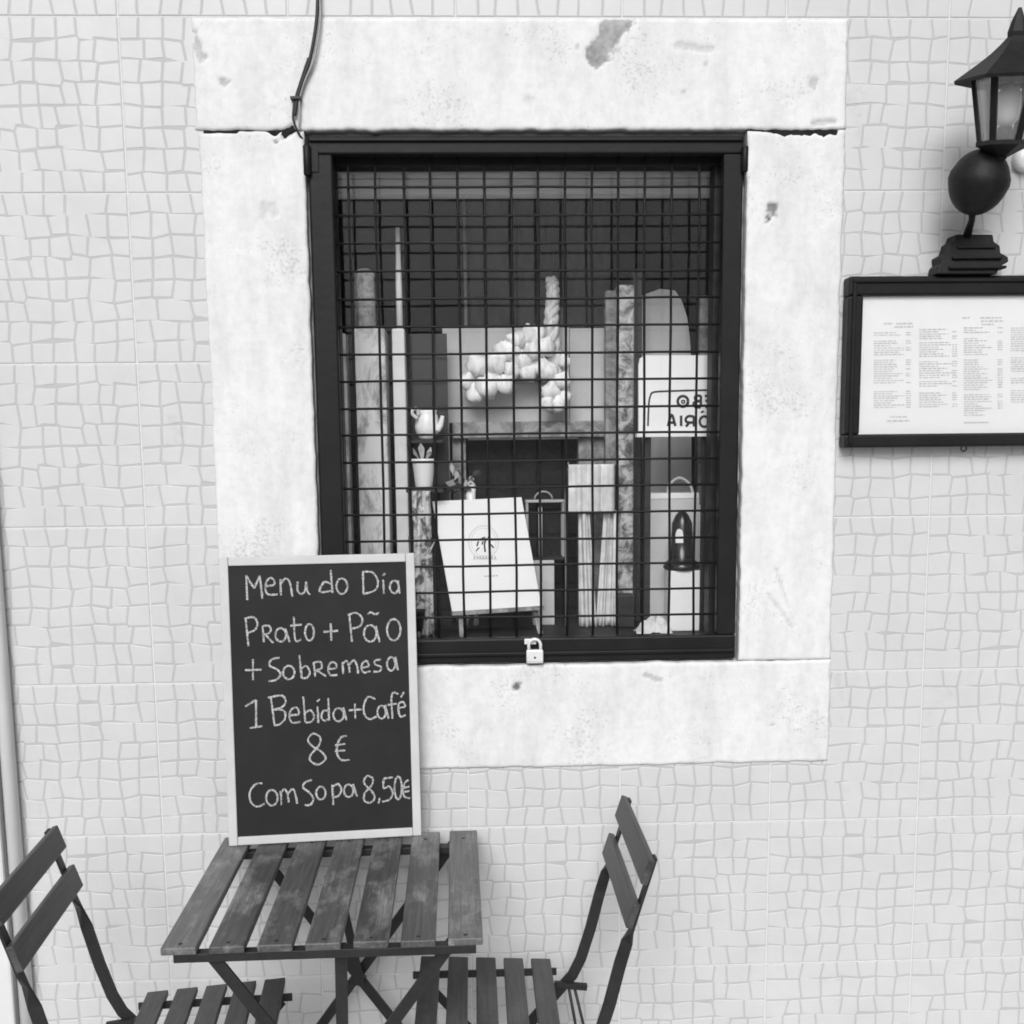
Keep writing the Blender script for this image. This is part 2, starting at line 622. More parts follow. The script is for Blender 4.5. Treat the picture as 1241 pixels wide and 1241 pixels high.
def thing(name, loc, label, cat, group=None):
    o = bpy.data.objects.new(name, None)
    o.empty_display_size = 0.05
    COL.objects.link(o)
    o.location = loc
    return tag(o, label, cat, group)


def tag(o, label, cat, group=None):
    o['label'], o['category'] = label, cat
    if group:
        o['group'] = group
    return o


def smooth_path(pts, k=6):
    """Catmull-Rom through the points"""
    pts = [Vector(p) for p in pts]
    if len(pts) < 3:
        a, b = pts[0], pts[-1]
        return [a.lerp(b, i / 4) for i in range(5)]
    out = []
    for i in range(len(pts) - 1):
        p0, p1, p2, p3 = pts[max(i - 1, 0)], pts[i], pts[i + 1], pts[min(i + 2, len(pts) - 1)]
        for j in range(k):
            t = j / k
            out.append(0.5 * ((2 * p1) + (p2 - p0) * t + (2 * p0 - 5 * p1 + 4 * p2 - p3) * t * t + (3 * p1 - p0 - 3 * p2 + p3) * t ** 3))
    out.append(pts[-1])
    return out


def P3(x, y, z):
    return Vector((x, y, z))


# ------------------------------------------------------------------ ground
o = MB().box(-12, 14, -60, -1.9, -0.30, -0.12).build('road', 'road')
o['kind'] = 'structure'
pv = MB().box(-12, 14, -1.78, 0.25, -0.30, -0.012).build('pavement', 'joint')
pv['kind'] = 'structure'
slab_me = None
for i in range(-4, 8):
    for j in range(4):
        x0, y0 = i * 0.45 - 0.2, -1.77 + j * 0.44
        if slab_me is None:
            s = MB().box(x0 + .004, x0 + .446, y0 + .004, y0 + .436, -0.05, 0.0).build('paving_slab', 'pavement', pv, bevel=0.004, segs=1)
            slab_me = s.data
            base = Vector((x0, y0, 0))
        else:
            s = bpy.data.objects.new('paving_slab', slab_me)
            COL.objects.link(s)
            s.parent = pv
            s.location = Vector((x0, y0, 0)) - base
kb = MB().box(-12, 14, -1.90, -1.78, -0.30, 0.0).build('kerb', 'pavement', bevel=0.012)
kb['kind'] = 'structure'

# ------------------------------------------------------------------ tiled facade
TX, TZ, ZR = 0.34, 0.3429, 2.405           # tile pitch and height of the joint at the lintel's top
SX0, SX1, SZ0, SZ1 = 0.147, 1.488, 0.828, 2.402   # outline of the stone surround
OX0, OX1, OZ0, OZ1 = 0.367, 1.281, 1.060, 2.180   # opening
fac = thing('tiled_facade', (0.7, 0.0, 0.0), 'pale house wall clad in square tiles with an irregular mosaic pattern', 'wall')
m = MB()
X0, X1, ZT = -2.72, 3.74, 3.43
IX0, IX1, IZ0, IZ1 = SX0 + .012, SX1 - .012, SZ0 + .012, SZ1 - .012
for a in ((X0, IX0, 0, ZT, .0006), (IX1, X1, 0, ZT, .0006), (IX0, IX1, 0, IZ0, .0006), (IX0, IX1, IZ1, ZT, .0006),
          (IX0, OX0, IZ0, IZ1, .03), (OX1, IX1, IZ0, IZ1, .03), (OX0, OX1, IZ0, OZ0, .03), (OX0, OX1, OZ1, IZ1, .03)):
    m.box(a[0], a[1], a[4], 0.30, a[2], a[3])
m.build('wall_body', 'grout', fac)


def make_pattern(seed):
    """irregular mosaic: 8 stepped courses of 7 or 8 squarish pieces, returned as polygons in tile coordinates"""
    rnd = random.Random(seed)
    rows, ncol = 8, 8
    h, wd = TZ / rows, TX / ncol
    e = 0.0002
    # vertical cuts drift from course to course
    cuts, drift = [], [0.0] * (ncol + 1)
    for k in range(rows):
        row = [e]
        for j in range(1, ncol):
            if rnd.random() < 0.38:
                drift[j] = rnd.uniform(-0.0085, 0.0085)
            drift[j] = max(-0.0085, min(0.0085, drift[j] + rnd.uniform(-0.004, 0.004)))
            row.append(j * wd + drift[j])
        row.append(TX - e)
        row.sort()
        tl = [0] + [rnd.uniform(-0.0042, 0.0042) for _ in range(ncol - 1)] + [0]
        if rnd.random() < 0.12:                      # one wide piece in some courses
            q = rnd.randrange(1, ncol)
            del row[q], tl[q]
        cuts.append((row, tl))
    # stepped bed joints: each segment has its own height and slope
    beds = []
    for k in range(rows + 1):
        if k in (0, rows):
            y = e if k == 0 else TZ - e
            beds.append([(0.0, y), (TX, y)])
            continue
        xs = cuts[k - 1][0]
        pts = []
        for j in range(len(xs) - 1):
            a, b = xs[j], xs[j + 1]
            c = k * h + rnd.uniform(-0.0056, 0.0056)
            sl = rnd.uniform(-0.0030, 0.0030)
            pts.append((a + (0.0016 if j else -0.001), c - sl))
            pts.append((b - (0.0016 if j < len(xs) - 2 else -0.001), c + sl))
        beds.append(pts)

    def yat(pts, x):
        for (xa, ya), (xb, yb) in zip(pts, pts[1:]):
            if xa <= x <= xb:
                return ya + (yb - ya) * (x - xa) / max(xb - xa, 1e-9)
        return pts[0][1] if x < pts[0][0] else pts[-1][1]
    polys = []
    for k in range(rows):
        row, tl = cuts[k]
        for j in range(len(row) - 1):
            a0, a1 = row[j] - tl[j], row[j] + tl[j]
            b0, b1 = row[j + 1] - tl[j + 1], row[j + 1] + tl[j + 1]
            lo = [(a0, yat(beds[k], a0))] + [p for p in beds[k] if a0 + .004 < p[0] < b0 - .004] + [(b0, yat(beds[k], b0))]
            hi = [(a1, yat(beds[k + 1], a1))] + [p for p in beds[k + 1] if a1 + .004 < p[0] < b1 - .004] + [(b1, yat(beds[k + 1], b1))]
            polys.append(tidy(lo + hi[::-1], {lo[0], lo[-1], hi[0], hi[-1]}))
    return polys


def tidy(poly, corners):
    """drop joints too short to survive the inset"""
    poly = list(poly)
    while len(poly) > 4:
        ins = inset(poly, 0.0036)
        n = len(poly)
        bad = None
        for i in range(n):
            e0 = Vector(poly[(i + 1) % n]) - Vector(poly[i])
            e1 = Vector(ins[(i + 1) % n]) - Vector(ins[i])
            cc = Vector((sum(p[0] for p in ins) / n, sum(p[1] for p in ins) / n))
            d0, d1 = Vector(ins[i]) - cc, Vector(ins[(i + 1) % n]) - cc
            if (e0.dot(e1) < 0.3 * e0.length_squared and e0.length < 0.02) or d0.x * d1.y - d0.y * d1.x < 2e-5 or e0.length < 0.0035:
                for c in (i, (i + 1) % n):
                    if poly[c] not in corners:
                        bad = c
                        break
            if bad is not None:
                break
        if bad is None:
            break
        del poly[bad]
    return poly


def inset(q, d):
    n = len(q)
    r = []
    for i in range(n):
        p, a, b = Vector(q[i]), Vector(q[i - 1]), Vector(q[(i + 1) % n])
        e1, e2 = (p - a).normalized(), (b - p).normalized()
        n1, n2 = Vector((-e1.y, e1.x)), Vector((-e2.y, e2.x))
        m_ = n1 + n2
        m_ = m_ / max(m_.dot(n1), 0.45)
        r.append((p.x + m_.x * d, p.y + m_.y * d))
    return r


def piece_faces(n):
    return [(i, (i + 1) % n, n + (i + 1) % n, n + i) for i in range(n)] + [(n + i, n + (i + 1) % n, 2 * n) for i in range(n)]


def piece_verts(q, seq=[0]):
    a, b = inset(q, 0.0021), inset(q, 0.0033)
    seq[0] += 1
    top = -0.00045 - 0.00035 * ((seq[0] * 0.6180339) % 1.0)      # pieces stand slightly uneven
    mid = Vector((sum(p[0] for p in b) / len(b), top - 0.00012, sum(p[1] for p in b) / len(b)))
    return [Vector((p[0], 0.0, p[1])) for p in a] + [Vector((p[0], top, p[1])) for p in b] + [mid]


patterns = [make_pattern(s) for s in (11, 23, 37)]
pverts = [[piece_verts(q) for q in pt] for pt in patterns]


def rot180(v):
    return Vector((TX - v.x, v.y, TZ - v.z))


tile_mesh = None
cands, tiles = [], {}
for i in range(-8, 11):
    for j in range(-3, 7):                  # j counts courses down from the lintel joint
        x0, z0 = i * TX, ZR - (j + 1) * TZ
        if x0 > SX0 - .01 and x0 + TX < SX1 + .01 and z0 > SZ0 and z0 + TZ < SZ1 + .05 and j >= 0:
            continue
        if z0 < -0.01:
            continue
        if tile_mesh is None:
            tb = MB().box(0.0017, TX - 0.0017, 0.0, 0.0040, 0.0017, TZ - 0.0017)
            me = bpy.data.meshes.new('wall_tile')
            me.from_pydata([tuple(v) for v in tb.v], [], tb.f)
            me.materials.append(M['tile'])
            tile_mesh = me
        t = bpy.data.objects.new('wall_tile', tile_mesh)
        COL.objects.link(t)
        t.parent = fac
        t.location = Vector((x0, -0.0002, z0)) - fac.location
        pid = random.Random(i * 31 + j * 17).choice((0, 1, 2))
        flip = random.Random(i * 7 + j * 3 + 1).random() < 0.35
        tiles[(i, j)] = (t, x0, z0, pid, flip)
        for k, pvv in enumerate(pverts[pid]):
            vv = [rot180(v) for v in pvv] if flip else pvv
            wv = [v + Vector((x0, -0.0002, z0)) for v in vv]
            nq = len(wv) // 2
            cx, cz = wv[-1].x, wv[-1].z
            x_lo, x_hi = min(v.x for v in wv), max(v.x for v in wv)
            z_lo, z_hi = min(v.z for v in wv), max(v.z for v in wv)
            if x_lo > SX0 + .004 and x_hi < SX1 - .004 and z_lo > SZ0 + .004 and z_hi < SZ1 - .004:
                continue                    # wholly behind the stone surround
            pp = [to_px(v) for v in wv[nq:2 * nq]]
            area = abs(sum(pp[a][0] * pp[(a + 1) % nq][1] - pp[(a + 1) % nq][0] * pp[a][1] for a in range(nq))) / 2
            qx, qy = sum(p[0] for p in pp) / nq, sum(p[1] for p in pp) / nq
            vis = 14 < qx < 1227 and 14 < qy < 1227
            if SX0 - .02 < cx < SX1 + .02 and SZ0 - .02 < cz < SZ1 + .02:
                vis = False
            if 255 < qx < 520 and 660 < qy < 1241 or 1010 < qx and 320 < qy < 560 or 1130 < qx and qy < 340:
                vis = False
            if 180 < qx < 600 and qy > 990 or qx < 365 and qy > 1000 or 490 < qx < 810 and qy > 960:
                vis = False
            cands.append((area if vis else 0.0, (i, j), k, wv))
cands.sort(key=lambda c: -c[0])
pm_cache = {}
rest = MB()
for n_, (area, ij, k, wv) in enumerate(cands):
    if n_ < 300:
        t, x0, z0, pid, flip = tiles[ij]
        key = (pid, k)
        if key not in pm_cache:
            me = bpy.data.meshes.new('mosaic_piece')
            me.from_pydata([tuple(v) for v in pverts[pid][k]], [], piece_faces(len(pverts[pid][k]) // 2))
            me.materials.append(M['piece'])
            pm_cache[key] = me
        s = bpy.data.objects.new('mosaic_piece', pm_cache[key])
        COL.objects.link(s)
        s.parent = t
        if flip:
            s.rotation_euler = (0, math.pi, 0)
            s.location = (TX, 0, TZ)
    else:
        rest.add(wv, piece_faces(len(wv) // 2))
rs = rest.build('mosaic_pieces', 'piece', fac, recalc=False)
rs['kind'] = 'stuff'

# ------------------------------------------------------------------ stone surround
sur = thing('window_surround', ((SX0 + SX1) / 2, 0, SZ0), 'rough white painted stone surround with chips and cracks round the barred window', 'window surround')


def capsule_d(px, pz, a, b):
    ax, az, bx, bz = a[0], a[1], b[0], b[1]
    t = ((px - ax) * (bx - ax) + (pz - az) * (bz - az)) / max((bx - ax) ** 2 + (bz - az) ** 2, 1e-9)
    t = min(max(t, 0), 1)
    return math.hypot(px - ax - t * (bx - ax), pz - az - t * (bz - az))


def F(x, y, r, depth, bare, x2=None, y2=None):
    a = at(x, y, 0)
    b = at(x2, y2, 0) if x2 is not None else a
    return ((a.x, a.z), (b.x, b.z), r, depth, bare)


FEATS = [
    F(751, 22, .026, .0035, .86, 725, 68), F(716, 66, .012, .003, .9, 722, 74),
    F(935, 252, .011, .004, .93, 936, 256), F(931, 264, .006, .004, .96), F(941, 262, .004, .003, .9), F(928, 270, .004, .003, .85),
    F(272, 99, .010, .003, .6), F(641, 123, .012, .0015, .22), F(985, 102, .013, .0025, .45),
    F(625, 831, .009, .004, .97), F(631, 828, .004, .002, .7), F(326, 255, .020, .002, .22), F(354, 156, .009, .004, .75, 345, 163),
    F(334, 169, .006, .005, 1.0), F(782, 818, .006, .002, .5, 800, 824), F(930, 720, .004, .002, .25, 960, 760),
    F(940, 690, .003, .002, .3, 955, 735), F(985, 150, .006, .003, .5, 1010, 148), F(235, 45, .010, .004, .5, 245, 70),
    F(828, 112, .006, .002, .4), F(855, 80, .005, .002, .4), F(822, 56, .008, .0015, .3, 860, 60),
    F(350, 298, .003, .002, .6), F(935, 878, .003, .002, .5), F(700, 58, .006, .002, .4), F(400, 540, .006, .003, .3),
]


def stone(name, x0, x1, z0, z1, seed, wob=(.003, .003, .003, .003), gap_top=None):
    """block with a rough face and uneven edges; wob = edge wobble left, right, bottom, top"""
    step = 0.0045
    nx, nz = max(2, int((x1 - x0) / step)), max(2, int((z1 - z0) / step))
    vs, fs, bare = [], [], []
    for b in range(nz + 1):
        for a in range(nx + 1):
            u, v = a / nx, b / nz
            x, z = x0 + (x1 - x0) * u, z0 + (z1 - z0) * v
            nl = noise.noise((x * 22 + seed, z * 22, 3)) + .5 * noise.noise((x * 70, z * 70, seed))
            n2 = noise.noise((x * 22 + seed, z * 22, 9)) + .5 * noise.noise((x * 70, z * 70, seed + 4))
            fl = math.exp(-(x - x0) / .03)
            frr = math.exp(-(x1 - x) / .03)
            fb = math.exp(-(z - z0) / .03)
            ft = math.exp(-(z1 - z) / .03)
            X = x + nl * (wob[0] * fl + wob[1] * frr)
            Z = z + n2 * (wob[2] * fb + wob[3] * ft)
            if gap_top:
                Z -= gap_top(x) * ft
            edge = min(x - x0, x1 - x, z - z0, z1 - z)
            y = -0.0052 + 0.0030 * max(0, 1 - edge / .005) ** 2
            y += 0.0008 * noise.noise((x * 9, z * 9, seed)) + 0.0004 * noise.noise((x * 34, z * 34, seed)) + .0005 * noise.noise((x * 95, z * 95, 1))
            br = 0.0
            for fa, fb_, r, dp, bq in FEATS:
                dd = capsule_d(x, z, fa, fb_)
                if dd < r * 2:
                    dd += r * .55 * noise.noise((x * 75, z * 75, 5)) + r * .3 * noise.noise((x * 210, z * 210, 7))
                    s = min(max((r - dd) / (r * .22), 0), 1)
                    y += dp * s
                    br = max(br, bq * s)
            vs.append((X, y, Z))
            bare.append(br)
    W = nx + 1
    for b in range(nz):
        for a in range(nx):
            k = b * W + a
            fs.append((k, k + 1, k + 1 + W, k + W))
    loop = [a for a in range(nx)] + [nx + b * W for b in range(nz)] + [nz * W + a for a in range(nx, 0, -1)] + [b * W for b in range(nz, 0, -1)]
    k0 = len(vs)
    for q in loop:
        p = vs[q]
        vs.append((p[0], 0.028, p[2]))
        bare.append(bare[q])
    L = len(loop)
    for q in range(L):
        fs.append((loop[q], k0 + q, k0 + (q + 1) % L, loop[(q + 1) % L]))
    mb = MB()
    mb.add(vs, fs[:nx * nz], True)
    mb.f += fs[nx * nz:]
    mb.sm += [False] * L
    ob = mb.build(name, 'stone', sur, recalc=False)
    at_ = ob.data.attributes.new('bare', 'FLOAT', 'POINT')
    at_.data.foreach_set('value', bare)
    return ob


def gapL(x):
    px = to_px((x, 0, 2.18))[0]
    g = 0.0
    if 240 < px < 288:
        g = .0055 + .0012 * noise.noise((x * 60, 1, 1))
    elif 288 <= px < 322:
        g = .0012 + .002 * noise.noise((x * 60, 1, 1))
    elif px >= 322:
        g = .0015 + .010 * math.exp(-((px - 333) / 6) ** 2) + .002 * noise.noise((x * 80, 1, 1))
    return max(g, 0)


def gapR(x):
    px = to_px((x, 0, 2.18))[0]
    if px < 902:
        return 0.002
    s = min((px - 900) / 50, 1)
    if px > 1014:
        return 0.0
    return s * s * (.0085 + .006 * noise.noise((x * 60, 2, 1)) + .003 * noise.noise((x * 170, 2, 1))) + .002


stone('lintel', SX0, SX1, 2.1850, SZ1, 1.3, wob=(.005, .003, .0035, .0015))
stone('jamb', SX0 + .005, OX0 - .002, 1.0620, 2.1845, 4.1, wob=(.0025, .0022, .002, .001), gap_top=gapL)
stone('jamb', OX1 + .002, SX1, 1.0620, 2.1845, 7.7, wob=(.0024, .003, .0025, .001), gap_top=gapR)
stone('sill', SX0, SX1 + .002, SZ0, 1.0605, 9.2, wob=(.003, .003, .003, .0025))
m = MB()
m.box(SX0 + .014, OX0 - .001, -.0016, 0.003, 2.165, 2.195)
m.box(OX1 + .001, SX1 - .016, -.0016, 0.003, 2.165, 2.195)
m.build('crack_backing', 'gap', sur)  # dark strip close behind the cracks; their depth shade is in its colour

# ------------------------------------------------------------------ security grille
GX0, GX1, GZ0, GZ1 = 0.3705, 1.2775, 1.0645, 2.1760
gr = thing('window_grille', ((GX0 + GX1) / 2, 0.02, GZ0), 'black steel security grille of square wire mesh over the window', 'grille')
fy0, fy1 = 0.006, 0.034
fw = 0.050
for (a, b, c, d) in ((GX0, GX1, GZ1 - .036, GZ1), (GX0, GX1, GZ0, GZ0 + .054), (GX0, GX0 + fw, GZ0 + .0542, GZ1 - .0362), (GX1 - .042, GX1, GZ0 + .0542, GZ1 - .0362)):
    MB().box(a, b, fy0, fy1, c, d).build('frame_rail', 'black', gr, bevel=0.004)
# raised lip round the rails
for (a, b, c, d) in ((GX0 + .004, GX1 - .004, GZ1 - .012, GZ1 - .004), (GX0 + .004, GX1 - .004, GZ0 + .016, GZ0 + .024)):
    MB().box(a, b, fy0 - .007, fy0 + .001, c, d).build('frame_lip', 'black', gr, bevel=0.002)
bx, bz = 0.0569, 0.0573
k = 0
x = 0.4502
while x < GX1 - 0.03:
    j = random.uniform(-.0015, .0015)
    MB().tube([(x + j + random.uniform(-.0022, .0022) * (q % 2), 0.0365, GZ0 + .01 + (GZ1 - GZ0 - .02) * q / 6) for q in range(7)], 0.0028, 6).build('mesh_bar', 'mesh_black', gr)
    x += bx
z = 1.7932 + 5 * bz
while z > GZ0 + 0.05:
    MB().tube([(GX0 + .01 + (GX1 - GX0 - .02) * q / 6, 0.0305, z + random.uniform(-.0012, .0012)) for q in range(7)], 0.0026, 6).build('mesh_bar', 'mesh_black', gr)
    z -= bz
# hinges, hasp
for zz in (GZ1 - 0.05, GZ0 + 0.16):
    h = MB()
    h.lathe((GX0 - .001, 0.0, zz - .03), [(.007, 0), (.0085, .002), (.0085, .058), (.007, .06)], 12)
    h.box(GX0, GX0 + .022, 0.0035, 0.0065, zz - .022, zz + .022)
    h.build('hinge', 'black', gr, bevel=.001)
h = MB()
h.lathe((GX1 + .001, 0.0, GZ1 - .075), [(.006, 0), (.0075, .002), (.0075, .050), (.006, .052)], 12)
h.build('hinge', 'black', gr, bevel=.001)
h = MB()
pc = at(648, 785, -.012)
h.bar((pc.x - .022, 0.000, pc.z + .012), (pc.x + .004, 0.000, pc.z + .012), (0, 0, 1), .012, .008)
h.build('hasp', 'steel', gr, bevel=.001)

pl = thing('padlock', (pc.x, -.012, pc.z - .034), 'small shiny padlock hanging on the bottom rail of the grille', 'padlock')
pw = .0185
MB().box(pc.x - pw, pc.x + pw, -.019, -.005, pc.z - .034, pc.z - .004).build('lock_body', 'steel', pl, bevel=.003)
MB().lathe((pc.x, -.0189, pc.z - .021), [(.0026, 0), (.0024, .0006)], 10, (0, -1, 0)).build('keyhole', 'iron', pl)
MB().box(pc.x - pw + .001, pc.x + pw - .001, -.0194, -.0188, pc.z - .0295, pc.z - .0285).build('seam', 'silver', pl)
pts = [(pc.x - .013, -.012, pc.z - .006), (pc.x - .013, -.012, pc.z + .006)]
pts += [(pc.x - .013 * math.cos(a), -.012, pc.z + .006 + .013 * math.sin(a)) for a in [math.pi * q / 8 for q in range(1, 8)]]
pts += [(pc.x + .013, -.012, pc.z + .006), (pc.x + .013, -.012, pc.z - .006)]
MB().tube(pts, .0036, 8).build('shackle', 'steel', pl)

# ------------------------------------------------------------------ window
WX0, WX1, WZ0, WZ1 = 0.4195, 1.2285, 1.1050, 2.1300
wn = thing('window', ((WX0 + WX1) / 2, 0.09, OZ0), 'dark framed window of one large pane behind the grille', 'window')
for (a, b, c, d) in ((OX0, OX1, WZ1, OZ1), (OX0, OX1, OZ0, WZ0), (OX0, WX0, WZ0 + .0003, WZ1 - .0003), (WX1, OX1, WZ0 + .0003, WZ1 - .0003)):
    MB().box(a + .001, b - .001, 0.066, 0.118, c + (.001 if c == OZ0 else 0), d - (.001 if d == OZ1 else 0)).build('frame', 'window_black', wn, bevel=.003)
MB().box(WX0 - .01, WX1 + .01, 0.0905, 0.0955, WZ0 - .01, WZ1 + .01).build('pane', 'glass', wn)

# ------------------------------------------------------------------ room behind the window
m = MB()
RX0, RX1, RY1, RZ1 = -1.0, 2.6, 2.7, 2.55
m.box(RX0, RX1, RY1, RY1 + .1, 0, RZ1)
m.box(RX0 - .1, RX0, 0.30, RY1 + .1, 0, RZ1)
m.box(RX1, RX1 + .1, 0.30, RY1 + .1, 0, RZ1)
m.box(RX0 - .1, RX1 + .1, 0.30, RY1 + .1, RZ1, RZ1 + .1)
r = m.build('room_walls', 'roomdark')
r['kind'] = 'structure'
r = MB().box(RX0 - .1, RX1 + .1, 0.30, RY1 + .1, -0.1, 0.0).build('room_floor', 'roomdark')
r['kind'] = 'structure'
FLOOR = 1.098
ds = thing('display_shelf', (0.82, 0.12, 1.06), 'dark deep wooden shelf inside the window carrying the display', 'shelf')
MB().box(OX0 + .002, OX1 - .002, 0.1195, 0.298, 1.062, FLOOR).build('board', 'dkwood', ds)
MB().box(0.25, 1.40, 0.3005, 0.86, 1.062, FLOOR - .0004).build('board', 'dkwood', ds)
for xx in (0.30, 1.33):
    MB().box(xx, xx + .05, 0.78, 0.83, 0.0, 1.062).build('leg', 'dkwood', ds)

# soffit beam seen along the top of the glass
bm_ = thing('ceiling_beam', (0.82, 0.22, 2.05), 'grey striped timber beam across the top inside the window', 'beam')
zt, zb = at(600, 196, .2).z, at(600, 236, .2).z
for q in range(4):
    a, b = zb + (zt - zb) * q / 4, zb + (zt - zb) * (q + 1) / 4
    MB().box(OX0 + .003, OX1 - .003, 0.20 + .004 * (q % 2), 0.25, a + .0015, b - .0015).build('plank', 'beam', bm_)
MB().box(OX0 + .003, OX1 - .003, .206, .248, zt, OZ1 - .001).build('hanger', 'dkwood', bm_)


def front_box(x0, y0, x1, y1, Y, th, floor=False):
    """box whose front face spans the given picture rectangle at depth Y"""
    a, b = at(x0, y0, Y), at(x1, y1, Y)
    c = at((x0 + x1) / 2, y1, Y)
    lo = FLOOR + .0006 if floor else min(b.z, c.z)
    return MB().box(a.x, b.x, Y, Y + th, lo, a.z)


# pillar, roll and rod at the left: solid stand-ins for street reflections
pi = thing('reflected_pillar', (at(452, 660, .27).x, .27, FLOOR), 'pale mottled pillar standing in for street reflections, left inside the window', 'pillar')
front_box(428, 398, 474, 700, 0.2700, .10, True).build('shaft', 'plaster', pi, bevel=.004)
front_box(474.5, 398, 497, 700, 0.2650, .09, True).build('edge_strip', 'palestrip', pi, bevel=.004)
front_box(406, 404, 427.5, 700, 0.2725, .06, True).build('side_strip', 'plaster', pi, bevel=.003)
rp = at(443, 398, .30)
tp = at(443, 326, .30)
zt = at(452, 398, .2725).z + .0012
tag(MB().lathe((rp.x, .305, zt + .0005), [(.024, 0), (.024, tp.z - zt - .01), (.020, tp.z - zt - .004), (.012, tp.z - zt)], 18).build('reflected_roll', 'poster'),
    'short mottled roll on the pale pillar, part of the same street reflections', 'paper roll')
rp2 = at(484.5, 398, .29)
tag(MB().lathe((rp2.x, .292, zt + .0005), [(.0075, 0), (.0075, .10), (.006, .16), (.005, at(484, 276, .29).z - zt)], 10).build('highlight_rod', 'whitecer'),
    'tall thin white rod put in for a highlight strip beside the roll', 'candle')

# dark stand with jug, pot, cloth
SY = .235
st = thing('display_stand', (at(516, 700, SY).x, SY, FLOOR), 'narrow dark stand with small shelves beside the pale pillar', 'stand')
xa, xb = at(497, 600, SY + .09).x, at(541, 600, SY + .09).x
for z_, f_ in ((at(516, 533, SY).z, .012), (at(516, 592, SY - .05).z, -.078)):
    MB().box(xa, xb - .003, SY + f_, SY + .088, z_ - .008, z_).build('shelf', 'dkwood', st, bevel=.001)
MB().box(xa, xb + .008, SY + .0885, SY + .10, FLOOR + .0005, at(516, 400, SY).z).build('back_board', 'dkwood', st)
jz = at(516, 533, SY).z + .0006
jc = at(518, 532, SY + .03)
jh = at(516, 497, SY + .03).z - jz
jg = thing('jug', (jc.x, SY + .045, jz), 'small round white jug with looped handle on the upper shelf', 'jug')
MB().lathe((jc.x, SY + .045, jz), [(.016, 0), (.020, .004), (.028, .018), (.030, jh * .45), (.026, jh * .78), (.022, jh * .92), (.024, jh)], 24).build('jug_body', 'whitecer', jg)
hp = [(jc.x - .023, SY + .02, jz + jh * .72), (jc.x - .034, SY + .012, jz + jh * .88), (jc.x - .032, SY + .01, jz + jh * 1.02), (jc.x - .021, SY + .012, jz + jh * 1.03), (jc.x - .020, SY + .02, jz + jh * .84)]
MB().tube(smooth_path(hp, 4), .0042, 8).build('handle', 'whitecer', jg)
MB().tube(smooth_path([(jc.x + .024, SY + .03, jz + jh * .3), (jc.x + .032, SY + .028, jz + jh * .5), (jc.x + .037, SY + .026, jz + jh * .8)], 4), [.007] * 5 + [.006] * 2 + [.005] * 2, 8).build('spout', 'whitecer', jg)
pz = at(516, 592, SY - .05).z + .0006
pcx = at(514, 591, SY - .042).x
ph = at(514, 556, SY - .042).z - pz
fp = thing('flower_pot', (pcx, SY - .042, pz), 'white tapered pot on the lower shelf of the dark stand', 'pot')
MB().lathe((pcx, SY - .042, pz), [(.019, 0), (.0195, .001), (.0255, ph * .85), (.026, ph * .87), (.0285, ph * .88), (.0288, ph * .90), (.0288, ph * .98), (.028, ph), (.024, ph)], 24).build('pot_body', 'whitecer', fp)
for q in range(7):
    a = q * .9
    c0 = Vector((pcx + .012 * math.cos(a), SY - .044 + .012 * math.sin(a), pz + ph))
    c1 = c0 + Vector((.010 * math.cos(a), .01 * math.sin(a), .012 + .006 * (q % 3)))
    sd_ = Vector((-math.sin(a), math.cos(a), 0)) * .007
    MB().add([c0 - sd_ * .4, c0 + sd_ * .4, c1 + sd_, c1 - sd_, c1 + (c1 - c0) * .5], [(0, 1, 2, 3), (3, 2, 4)]).build('leaf', 'poster', fp)
m = MB()
a, b = at(500, 595, SY - .088), at(524, 700, SY - .088)
nxx, nzz = 14, 24
vs = []
for q in range(nzz + 1):
    for p in range(nxx + 1):
        u, v = p / nxx, q / nzz
        vs.append((a.x + (b.x - a.x) * u, SY - .090 + .005 * math.sin(u * 13 + v * 3) + .004 * math.sin(v * 9 + u * 5), a.z + (FLOOR + .002 - a.z) * v))
m.add(vs, [(q * (nxx + 1) + p, q * (nxx + 1) + p + 1, (q + 1) * (nxx + 1) + p + 1, (q + 1) * (nxx + 1) + p) for q in range(nzz) for p in range(nxx)], True)
cl = m.build('patterned_cloth', 'floral')
cl.modifiers.new('thick', 'SOLIDIFY').thickness = .003
tag(cl, 'patterned cloth hanging down below the white tapered pot', 'cloth')

# grey partition with mantel and dark opening
PY = .40
mt = thing('mantelpiece', (at(630, 560, PY).x, PY, FLOOR), 'grey partition with moulded mantel and black opening behind the menu card', 'mantelpiece')
front_box(536, 398, 690, 511, PY, .03).build('panel', 'panelgrey', mt)
front_box(690.4, 398, 741, 511, PY + .001, .03).build('panel', 'panelgrey', mt)
front_box(548, 511.5, 746, 529.5, PY - .035, .06).build('mantel_shelf', 'mantel', mt, bevel=.004)
front_box(537, 512, 547.6, 700, PY - .02, .05, True).build('pilaster', 'palestrip', mt, bevel=.002)
front_box(548, 530, 567, 700, PY - .01, .04, True).build('pilaster', 'mantel', mt, bevel=.002)
front_box(701, 530, 741, 700, PY - .01, .04, True).build('pilaster', 'mantel', mt, bevel=.002)
front_box(567.3, 530, 700.6, 700, PY + .04, .02, True).build('opening_back', 'gap', mt)
front_box(567.3, 530, 700.6, 532, PY - .012, .05).build('opening_trim', 'palestrip', mt)

